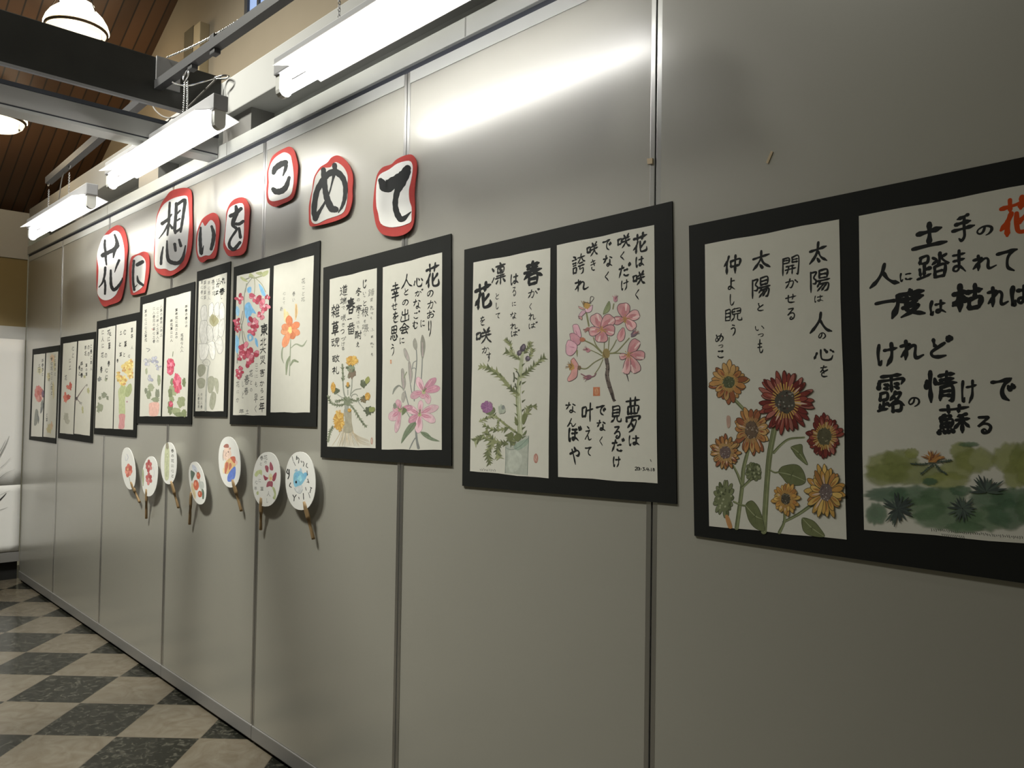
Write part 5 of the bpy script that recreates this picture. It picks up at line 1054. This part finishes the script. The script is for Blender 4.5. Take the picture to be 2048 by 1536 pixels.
# ---- boards 7 to 9, small in the distance
cM = Crop(50, 610, 5.296)
def far_text(sheet_, c, cols, m='ink_soft', wgt=1.0):
    rows = []
    for x, y0, n, w, h in cols:
        for i in range(n): rows.append((random.choice('花春人心土の年に草と'), x, y0+i*h*1.18, x+w, y0+i*h*1.18+h))
    write(sheet_, c, [(cM, rows)], wgt, m)
b7, c7 = board('mounted_painting', [(195.4, 643), (281.3, 624.2), (273.8, 875.3), (189.2, 868.3)], 'black mounted pair of grey brushed poem and yellow flowers in a pink vase')
s1 = paper(b7, c7, [(199.2, 658.5), (232.8, 651.2), (227.1, 857.4), (192, 856)], 0.0008)
s2 = paper(b7, c7, [(235, 650.2), (274.7, 641.7), (268.1, 859.6), (229, 857.7)], 0.0008)
far_text(s1, c7, [(880, 260, 2, 34, 60), (890, 395, 1, 28, 80), (850, 500, 1, 34, 70), (884, 590, 1, 28, 60), (856, 660, 2, 34, 60), (820, 260, 3, 28, 60), (815, 500, 1, 30, 60), (806, 650, 1, 26, 70), (905, 280, 1, 22, 50)])
p = Paint(c7, SY, cM)
for a in ((850, 955, 34, 30), (800, 1085, 32, 50), (805, 985, 16, 20), (885, 985, 14, 22), (868, 790, 14, 20), (800, 785, 22, 22)): p.ell(*a, random.choice([(116, 120, 98), (108, 110, 102), (126, 130, 104)]), .3)
p.done('leaf_painting', s1)
far_text(s2, c7, [(1132, 240, 2, 24, 56), (1050, 250, 1, 34, 70), (1060, 380, 1, 30, 70), (1000, 390, 1, 34, 50), (1010, 500, 1, 30, 50), (1048, 500, 1, 26, 50), (1134, 430, 1, 22, 40), (1100, 520, 1, 26, 40), (980, 570, 1, 22, 40), (1016, 270, 1, 22, 50)])
p = Paint(c7, SY, cM)
for q in ('1000,900 1060,850 1090,900 1070,1000 1070,1160 1010,1160 1005,1020', '1080,880 1130,830 1145,900 1110,970 1070,960', '1030,840 1070,830 1060,930 1020,930'): p.poly(V(q), random.choice([(150, 156, 108), (140, 148, 98)]), 4)
for a in ((1095, 660, 58, 66), (1045, 800, 44, 56), (1000, 760, 20, 50), (1125, 740, 30, 44), (1130, 610, 26, 30)):
    p.ell(*a, (182, 160, 84), .2)
    for i in range(14):
        t = random.uniform(0, 6.28); r = random.random(); p.ell(a[0]+math.cos(t)*a[2]*r, a[1]+math.sin(t)*a[3]*r, 12, 12, random.choice([(172, 144, 58), (188, 168, 98), (164, 120, 62)]), .2, 8)
p.poly(V('1008,1160 1070,1160 1066,1230 1060,1305 1002,1305 1010,1230'), (176, 118, 114), 4); p.ell(1092, 1025, 8, 10, (150, 110, 120), .1); p.done('yellow_flower_painting', s2)

b8, c8 = board('mounted_painting', [(122.7, 675.1), (192.9, 663.4), (186.3, 886.6), (117.4, 876.2)], 'black mounted pair with two small red flowers and a bare plum branch')
s1 = paper(b8, c8, [(128.4, 687.4), (155.7, 683.1), (148.2, 868.7), (121.4, 865.9)], 0.0006)
s2 = paper(b8, c8, [(158.6, 682.3), (189.2, 678.4), (181.2, 871.5), (150, 867.2)], 0.0006)
far_text(s1, c8, [(505, 430, 2, 26, 60), (474, 560, 2, 24, 60), (430, 740, 1, 24, 60)], 'ink_grey')
far_text(s2, c8, [(700, 410, 5, 22, 50), (670, 420, 2, 26, 60), (640, 430, 2, 22, 50), (650, 620, 3, 22, 40), (595, 600, 3, 30, 50), (575, 640, 2, 22, 50)], 'ink_soft')
p = Paint(c8, SY, cM)
for a in ((490, 860, 16, 42), (468, 870, 20, 22), (440, 985, 22, 54), (470, 975, 20, 26)): p.ell(*a, random.choice([(176, 92, 72), (164, 72, 58)]), .25)
for a in ((445, 1190, 26, 50), (460, 1230, 22, 30)): p.ell(*a, (144, 142, 124), .25)
p.done('red_flower_painting', s1)
p = Paint(c8, SY, cM); p.line(V('545,1010 570,970 610,910 655,850'), [16, 12, 9, 4], (104, 92, 86)); p.line(V('560,995 590,1030 610,1060'), [10, 8, 3], (112, 102, 96)); p.ell(556, 990, 14, 16, (80, 72, 70), .2)
for a in ((680, 905, 12, 30), (665, 850, 8, 14), (620, 1110, 10, 40), (600, 1040, 14, 14), (640, 760, 12, 16)): p.ell(*a, random.choice([(148, 146, 100), (130, 128, 116)]), .3)
p.done('branch_painting', s2)

b9, c9 = board('mounted_painting', [(66.6, 698.4), (120.8, 690.2), (112.7, 887.6), (59.4, 879.4)], 'farthest and smallest looking black mounted pair with a round red flower')
s1 = paper(b9, c9, [(69.3, 709.5), (91.9, 706.9), (85.9, 873.8), (63.6, 872.5)], 0.0005)
s2 = paper(b9, c9, [(94.4, 706.3), (118, 703.1), (112.3, 876.2), (88.3, 873.4)], 0.0005)
far_text(s1, c9, [(185, 570, 4, 22, 40), (150, 620, 2, 22, 46)], 'ink_grey'); far_text(s2, c9, [(280, 545, 8, 22, 44), (318, 520, 5, 20, 40), (255, 720, 2, 20, 44), (230, 1140, 2, 20, 44)], 'ink_grey')
p = Paint(c9, SY, cM)
for i in range(12): p.petal(155, 950, i*30, 3, 66*random.uniform(.8, 1.1), 40, random.choice([(172, 112, 100), (164, 96, 88), (178, 128, 112)]), None, 2, .72, 1.5)
p.ell(150, 930, 14, 26, (158, 84, 72), .2); p.ell(198, 940, 12, 40, (104, 84, 96), .2)
for q in ('105,1270 120,1110 150,1130 140,1250', '150,1260 140,1150 160,1200', '190,1000 205,1060 190,1130 170,1140', '175,1060 185,1020 190,1090'): p.poly(V(q), random.choice([(108, 110, 104), (120, 122, 110)]))
p.ell(165, 690, 26, 36, (158, 154, 120), .3); p.done('red_flower_painting', s1)
p = Paint(c9, SY, cM)
for a in ((300, 560, 22, 40), (260, 760, 18, 40), (265, 1310, 24, 50), (290, 1280, 16, 40), (320, 640, 12, 60), (310, 900, 12, 80)): p.ell(*a, random.choice([(172, 162, 116), (164, 156, 118), (176, 150, 118)]), .3)
p.done('pale_flower_painting', s2)

# ================================================================== TITLE CARDS
cN = Crop(180, 280, 4.518); cO = Crop(510, 270, 5.851)
def title(crop, outer, inner, strokes, label, paper_m='white_paper'):
    P = [crop(a, b) for a, b in outer]; c = sum(P, Vector())/len(P); c.y = 0
    root = empty('title_card', c); tag(root, label, 'card', 'red edged letters of the title on the wall')
    o = catmull([(p.x-c.x, p.z-c.z) for p in P], 4, True)
    obj('red_border', slab(bmesh.new(), o, -0.0085, -0.0060), M['red_card'], root)
    pad = bmesh.new(); bx(pad, -0.03, 0.03, -0.0062, -0.0008, -0.05, 0.05); obj('mounting_pad', pad, M['white_paper'], root)
    Q = [crop(a, b) for a, b in inner]; q = catmull([(p.x-c.x, p.z-c.z) for p in Q], 3, True)
    sh = obj('torn_paper', slab(bmesh.new(), q, -0.0094, -0.0084), M[paper_m], root)
    k = Ink(c, -0.0096)
    for pts, w in strokes: k.stroke(crop, V(pts), w)
    k.done('lettering', M['ink'], sh)
title(cN, V('270,772 315,800 345,885 355,985 345,1100 335,1250 315,1370 285,1455 200,1490 140,1505 100,1450 80,1380 72,1270 75,1100 80,1030 105,950 140,870 180,820 230,785'),
 V('240,820 290,850 320,950 328,1040 325,1150 310,1250 290,1310 265,1370 245,1405 200,1440 150,1450 110,1430 85,1390 85,1330 90,1250 92,1150 80,1050 100,960 140,870 190,855'),
 [('152,910 150,960 158,1020 160,1080 166,1130', [18, 22, 22, 20, 12]), ('132,1045 180,1020 230,995 268,958', [40, 34, 36, 34]), ('240,860 256,905 262,950 240,1000 228,1065', [16, 24, 36, 30, 12]), ('155,1155 150,1220 130,1290 98,1332', [22, 20, 16, 9]), ('150,1270 155,1320 152,1392', [16, 20, 18]), ('280,1090 255,1150 240,1198', [22, 16, 6]), ('205,1180 205,1250 210,1320 235,1355 275,1320 305,1270 309,1248', [18, 22, 26, 30, 24, 14, 6])],
 'tall red edged title card lettered 花, first of the title')
title(cN, V('500,1010 540,1030 552,1100 548,1200 535,1280 515,1370 490,1385 400,1402 380,1370 370,1250 370,1150 385,1070 410,1045 450,1030'),
 V('470,1045 510,1080 522,1140 515,1230 505,1300 480,1340 420,1380 405,1370 395,1300 395,1180 405,1090 430,1055'),
 [('415,1095 408,1180 408,1280 418,1355', [22, 20, 20, 22]), ('428,1328 446,1308', [10, 5]), ('445,1130 470,1116 492,1104', [30, 34, 30]), ('445,1230 455,1280 495,1312', [10, 24, 22])],
 'small narrow red edged title card lettered に', 'grey_paper')
title(cN, V('880,435 925,455 938,520 938,620 940,720 942,850 935,960 915,1060 880,1140 820,1190 740,1230 660,1220 610,1180 595,1130 595,1010 600,900 610,780 620,690 640,630 665,570 700,520 740,470 800,445'),
 V('890,508 905,560 910,640 915,750 905,870 890,1000 860,1090 800,1160 745,1185 700,1165 640,1165 605,1130 605,1000 608,850 622,720 650,640 690,580 760,535 820,515'),
 [('740,570 735,650 730,760 718,862', [20, 22, 24, 16]), ('672,758 720,722 756,676', [30, 24, 14]), ('722,768 690,830 642,894', [18, 14, 6]), ('735,760 762,798', [14, 24]), ('800,580 795,680 785,800 790,842', [28, 26, 28, 22]), ('800,592 865,548 878,562 865,660 850,760 838,832', [24, 28, 30, 26, 24, 20]), ('808,668 834,640', 16), ('808,730 832,714', 16), ('793,836 842,800', 20),
  ('680,970 665,1050 660,1122', [12, 22, 22]), ('715,915 715,1000 725,1080 760,1110 820,1112 860,1060 882,958', [14, 22, 30, 34, 32, 26, 10]), ('785,945 792,1002', [26, 22]), ('825,905 840,958', [20, 26])],
 'biggest red edged title card lettered 想', 'grey_paper')
title(cN, V('1130,660 1165,680 1185,740 1185,830 1175,920 1165,1010 1140,1070 1080,1080 1035,1110 995,1080 975,1000 975,920 985,830 1010,760 1035,715 1080,680'),
 V('1110,725 1150,770 1155,850 1150,940 1135,1000 1100,1045 1060,1045 1010,1060 990,1000 990,900 1000,830 1022,770 1036,748 1060,782'),
 [('1020,795 1015,880 1018,960 1026,1032 1046,958', [16, 28, 28, 26, 6]), ('1120,785 1138,850 1132,920 1115,988', [22, 32, 32, 26])],
 'oval red edged title card lettered い', 'grey_paper')
title(cN, V('1390,520 1430,545 1460,620 1455,720 1450,820 1440,920 1425,1000 1390,1040 1330,1050 1270,1050 1235,1000 1222,950 1235,850 1245,750 1250,660 1275,590 1320,540'),
 V('1395,575 1415,650 1410,740 1410,830 1400,920 1370,980 1310,1000 1270,990 1240,930 1245,830 1255,720 1270,640 1310,595'),
 [('1290,690 1340,665 1385,625', [32, 30, 30]), ('1340,605 1345,660 1310,760 1338,802', [26, 38, 32, 20]), ('1328,762 1370,762 1405,738', [26, 28, 26]), ('1368,800 1380,882', [22, 26]), ('1338,790 1345,815 1290,900 1280,960 1320,990 1375,930', [18, 22, 20, 28, 30, 26])],
 'oval red edged title card lettered を')
title(cO, V('430,143 480,185 510,280 527,370 520,500 505,620 480,720 435,770 350,810 260,845 190,815 165,770 155,680 165,560 165,450 185,370 220,270 280,210 360,165'),
 V('380,210 440,245 460,320 475,420 480,520 470,620 445,700 380,745 250,780 195,760 180,680 190,560 185,450 210,350 260,275 330,225'),
 [('245,450 265,400 330,350 388,328', [46, 60, 66, 56]), ('390,322 388,390 356,482', [40, 40, 14]), ('240,640 275,668 340,660 392,610 428,505', [48, 64, 66, 56, 34])],
 'raised red edged title card lettered こ')
title(cO, V('990,245 1060,280 1120,350 1160,440 1172,530 1165,650 1165,760 1140,870 1100,945 1000,1000 850,1045 700,1075 660,1050 655,950 655,850 670,750 695,640 710,520 740,450 790,380 870,330 920,270'),
 V('980,325 1060,380 1110,480 1110,600 1110,720 1090,850 1040,930 870,990 750,1045 690,1015 680,900 690,740 715,600 740,490 810,400 910,385 935,350'),
 [('830,415 838,520 850,640 870,740 920,860 975,878', [54, 62, 60, 66, 76, 66]), ('960,360 962,430 932,560 900,680 850,790 790,890 740,970', [56, 44, 20, 18, 24, 36, 60]), ('735,985 720,880 750,680 810,560 880,470 970,440 1050,500 1085,600 1080,740 1050,840 1005,915', [56, 60, 60, 66, 66, 74, 62, 52, 44, 34, 10])],
 'wide red edged title card lettered め', 'grey_paper')
title(cO, V('1850,235 1895,275 1918,350 1915,450 1900,560 1890,700 1895,800 1893,950 1870,1080 1800,1155 1700,1190 1600,1188 1510,1160 1450,1080 1420,950 1408,850 1415,720 1435,560 1460,460 1520,385 1620,350 1680,295 1770,250'),
 V('1830,310 1870,360 1870,450 1850,560 1830,650 1835,770 1860,850 1860,950 1855,1020 1800,1050 1720,1075 1600,1085 1500,1040 1470,920 1450,840 1445,700 1455,560 1490,470 1600,410 1700,340'),
 [('1500,540 1560,610 1660,560 1760,490 1815,400', [54, 130, 124, 116, 80]), ('1815,440 1740,570 1692,680 1672,820 1700,940 1755,992 1857,905', [80, 100, 66, 60, 66, 62, 8])],
 'last red edged title card lettered て on the panel joint')

# ================================================================== FANS
cP = Crop(240, 860, 7.682); cQ = Crop(430, 860, 6.678)
FY = -0.024
def fan(crop, cx, cy, rx, ry, tilt, h0, h1, label, neck):
    c = crop(cx, cy); c.y = 0
    root = empty('hand_fan', c); tag(root, label, 'fan', 'painted paper fans on the wall')
    pts = []
    t0 = math.radians(tilt)
    for i in range(36):
        t = 2*math.pi*i/36; s_, q = math.sin(t), math.cos(t)
        a = rx*math.copysign(abs(q)**0.9, q); b = ry*math.copysign(abs(s_)**0.95, s_)*(0.97 if s_ > 0 else 1.0)
        w = crop(cx+a*math.cos(t0)-b*math.sin(t0), cy+a*math.sin(t0)+b*math.cos(t0)); pts.append((w.x-c.x, w.z-c.z))
    face = obj('paper_face', slab(bmesh.new(), pts, FY-0.0018, FY), M['white_paper'], root)
    A, B, Nk = crop(*h0), crop(*h1), crop(*neck)
    d = (B-A).normalized(); n = Vector((d.z, 0, -d.x)); bm = bmesh.new()
    prof = [(0.0, 0.006), (0.02, 0.0125), (0.05, 0.0135), (0.085, 0.010), (0.11, 0.0075)]
    L = (B-A).length; prof = [(min(a, L*.5), w) for a, w in prof]+[(L*0.7, 0.0068), (L-0.006, 0.0075), (L, 0.005)]
    rings = []
    for a, w in prof:
        yc = FY-0.003+0.014*min(1, a/L)
        p = A-c+d*a; th = 0.0045 if a < 0.1 else 0.0058
        rings.append([bm.verts.new((p.x+n.x*w*math.cos(k*math.pi/5), yc-th*math.sin(k*math.pi/5), p.z+n.z*w*math.cos(k*math.pi/5))) for k in range(10)])
    for a, b in zip(rings, rings[1:]):
        for k in range(10): bm.faces.new((a[k], a[(k+1) % 10], b[(k+1) % 10], b[k]))
    bm.faces.new(rings[0]); bm.faces.new(rings[-1][::-1]); bmesh.ops.recalc_face_normals(bm, faces=bm.faces)
    obj('handle', bm, M['bamboo'], root, None, True)
    w = Nk; obj('wall_pin', box(w.x-c.x-0.003, w.x-c.x+0.003, FY+0.0002, -0.0004, w.z-c.z-0.003, w.z-c.z+0.003), M['chrome'], root)
    return root, c, face
FP = FY-0.0019
r, c, fc = fan(cP, 215, 592, 104, 328, -6, (255, 800), (346, 1108), 'paper fan with an orange red flower, under the yellow flower board', (215, 500))
p = Paint(c, FP, cP)
for i in range(7): p.petal(218, 620, i*51+10, 5, 95*random.uniform(.8, 1.1), 70, random.choice([(176, 90, 72), (166, 76, 62), (186, 112, 92)]), None, 2, .72, 1.1)
p.ell(205, 600, 12, 20, (184, 140, 90)); p.line(V('225,720 240,790'), 8, (130, 134, 112)); p.line(V('190,370 210,420 185,470'), 10, (160, 160, 164)); p.line(V('165,400 170,470'), 8, (166, 166, 170)); p.done('red_flower_painting', fc)
r, c, fc = fan(cP, 545, 712, 122, 312, 4, (497, 905), (447, 1355), 'paper fan with two red trumpet flowers and green leaves', (545, 600))
p = Paint(c, FP, cP)
p.poly(V('430,600 450,620 455,750 440,850 425,740'), (140, 146, 108)); p.line(V('450,740 440,850'), 14, (132, 138, 100))
for cx, cy in ((530, 555), (530, 750)):
    for a, l in ((-90, 100), (-40, 80), (30, 80), (100, 90), (160, 70), (215, 80)): p.petal(cx, cy, a, 4, l, 56, random.choice([(160, 76, 72), (148, 62, 60), (176, 104, 98)]), (136, 60, 58), 2, .7, 1.05)
    p.ell(cx, cy, 8, 20, (176, 150, 130))
p.line(V('600,560 615,640 605,720'), 6, (158, 158, 160)); p.done('trumpet_flower_painting', fc)
r, c, fc = fan(cP, 838, 512, 124, 326, 0, (880, 785), (946, 1195), 'paper fan with a tall pale green gourd and small lettering', (838, 400))
p = Paint(c, FP, cP); p.poly(V('800,210 830,200 850,330 848,520 838,740 780,750 772,520 778,330'), (152, 156, 118)); p.line(V('812,210 815,400 805,720'), 9, (138, 144, 104)); p.poly(V('795,205 830,198 835,280 800,280'), (124, 118, 96))
for y in range(310, 740, 26): p.ell(790+random.uniform(0, 50), y, 9, 9, (162, 164, 130), .2, 7)
p.done('gourd_painting', fc)
k = Ink(c, FP)
for i, ch in enumerate('春の花に心と'): k.glyph(ch, cP, 872, 290+i*76, 920, 345+i*76, 0.9)
k.done('lettering', M['ink_grey'], fc)
r, c, fc = fan(cP, 1284, 815, 122, 336, -10, (1190, 950), (1116, 1445), 'paper fan with three red tomatoes and dark green leaves', (1284, 700))
p = Paint(c, FP, cP)
for q in ('1180,620 1215,630 1245,665 1215,740 1195,780 1180,700', '1350,880 1385,940 1385,1040 1360,1050 1355,960', '1200,530 1260,560 1280,640 1220,620'): p.poly(V(q), (88, 104, 88) if '1200,530' not in q else (156, 160, 166), 4)
p.line(V('1240,600 1300,700 1330,850 1350,960'), 7, (118, 128, 102)); p.poly(V('1300,800 1370,790 1385,880 1330,900'), (158, 162, 152)); p.poly(V('1200,800 1230,860 1260,1000 1240,1050 1190,900'), (178, 160, 118))
for a in ((1298, 695, 30, 56), (1262, 840, 42, 78), (1322, 978, 34, 50)):
    p.ell(*a, (172, 78, 46), .05, 16, -.1); p.ell(a[0]-a[2]*.25, a[1]-a[3]*.2, a[2]*.35, a[3]*.4, (188, 112, 78), .1); p.line([(a[0], a[1]-a[3]), (a[0]+4, a[1]-a[3]*.7)], 8, (88, 104, 76))
p.done('tomato_painting', fc)
r, c, fc = fan(cQ, 278, 430, 146, 344, -4, (322, 658), (396, 1080), 'paper fan with a little figure in red, yellow and blue clothes', (278, 300))
p = Paint(c, FP, cQ)
p.ell(245, 320, 56, 88, (186, 160, 140), .06); p.poly(V('200,210 230,185 262,190 270,230 235,235 205,230'), (150, 92, 78)); p.ell(285, 245, 12, 16, (176, 128, 108)); p.line(V('235,300 225,340 245,350'), 5, (140, 110, 96)); p.ell(262, 290, 8, 10, (110, 90, 80)); p.line(V('200,270 190,340 195,400'), 10, (150, 132, 116))
p.poly(V('215,440 300,360 350,360 365,440 345,500 280,560 240,585 215,560'), (184, 150, 92)); p.poly(V('290,360 350,352 362,420 340,440 310,400'), (168, 80, 54)); p.poly(V('225,440 260,430 262,480 230,575 212,560'), (158, 84, 58)); p.poly(V('275,450 300,440 305,490 270,530'), (166, 92, 62)); p.poly(V('262,585 340,485 362,520 350,630 300,682 252,675'), (74, 100, 166)); p.line(V('330,520 320,620 280,660'), 10, (92, 116, 178)); p.ell(370, 430, 16, 30, (190, 158, 146)); p.ell(200, 540, 12, 40, (184, 168, 124)); p.done('figure_painting', fc)
r, c, fc = fan(cQ, 776, 658, 186, 368, 3, (708, 900), (654, 1328), 'paper fan with a dark red five petalled flower and pale lettering', (776, 500))
p = Paint(c, FP, cQ)
for q in ('755,480 785,470 805,500 795,560 770,545', '820,440 835,425 865,490 860,535 820,520', '735,595 770,620 800,635 765,670 745,650', '900,560 912,590 890,670 855,672 860,610', '790,690 830,675 860,690 855,755 820,745 775,755'): p.poly(V(q), random.choice([(132, 56, 68), (144, 70, 82), (120, 48, 60)]))
p.ell(832, 625, 30, 46, (180, 172, 132), .2); p.ell(835, 640, 14, 20, (186, 150, 90), .2)
for q in ('615,590 650,540 710,530 712,600 680,580 640,620', '850,755 885,770 905,850 890,920 860,900 880,850', '640,830 665,810 670,850 650,860'): p.poly(V(q), (152, 160, 106))
p.done('petal_flower_painting', fc)
k = Ink(c, FP)
for ch, a in (('花', (735, 330, 790, 395)), ('の', (740, 400, 785, 450)), ('春', (685, 340, 735, 400)), ('と', (680, 420, 720, 470)), ('心', (620, 660, 660, 720)), ('に', (665, 640, 705, 700)), ('年', (610, 750, 650, 800)), ('草', (690, 750, 740, 810)), ('人', (780, 810, 830, 880)), ('し', (770, 900, 800, 970))): k.glyph(ch, cQ, *a, 0.7)
k.done('lettering', M['ink_grey'], fc)
r, c, fc = fan(cQ, 1232, 680, 202, 394, -2, (1285, 950), (1362, 1455), 'biggest paper fan, painted with a round blue fish and lettering', (1232, 500))
p = Paint(c, FP, cQ)
p.poly(V('1140,600 1165,555 1230,540 1270,580 1300,620 1290,660 1250,720 1205,760 1160,755 1138,700'), (104, 166, 186)); p.poly(V('1265,590 1300,560 1335,585 1310,620 1300,650'), (92, 152, 176)); p.poly(V('1150,545 1180,515 1200,550'), (132, 158, 170)); p.poly(V('1220,545 1235,500 1255,550'), (132, 158, 170)); p.ell(1190, 600, 26, 30, (88, 150, 176), .2); p.ell(1225, 640, 26, 40, (120, 176, 194), .2); p.ell(1174, 690, 12, 18, (28, 30, 34)); p.poly(V('1150,770 1250,730 1260,790 1220,840 1180,820'), (176, 178, 172)); p.line(V('1150,770 1180,820 1230,840 1262,790'), 6, (128, 134, 136)); p.line(V('1205,690 1195,720'), 14, (96, 158, 180)); p.done('fish_painting', fc)
k = Ink(c, FP)
for q, w in (('1060,520 1048,560 1075,580 1078,520 1080,600 1065,645', 13), ('1100,700 1085,740 1110,760', 10), ('1130,860 1150,890 1175,860', 10), ('1150,890 1145,940', 10), ('1180,345 1178,390', 10), ('1180,360 1205,370 1190,385', 8), ('1215,380 1205,440', 8), ('1240,410 1250,430', 8), ('1265,415 1280,440 1270,480', 8), ('1320,440 1310,480 1330,500', 8), ('1320,540 1325,600', 8), ('1330,650 1345,700', 9), ('1320,690 1345,690', 7), ('1365,760 1385,770', 9), ('1375,770 1360,830', 9), ('1300,760 1310,800', 7), ('1120,350 1135,410', 6), ('1140,420 1165,470', 6), ('1270,840 1275,920', 9), ('1210,890 1215,915', 8), ('1340,830 1360,900', 6)): k.stroke(cQ, V(q), w)
k.done('lettering', M['ink_soft'], fc)

# small scraps of old tape on the nearest panel
for px, label in (([(1533, 326), (1537, 328), (1547, 304), (1543, 302)], 'scrap of old tape alone on the nearest bare panel'), ([(1296, 318), (1307, 317), (1307, 328), (1297, 329)], 'yellowed tape beside the bright panel joint strip')):
    P = [wp(a, b) for a, b in px]; q = sum(P, Vector())/4; q.y = 0
    o = obj('tape_scrap', slab(bmesh.new(), [(v.x-q.x, v.z-q.z) for v in P], -0.0042 if px[0][0] < 1400 else -0.0022, 0.0), M['tape'], None, q); tag(o, label, 'tape')
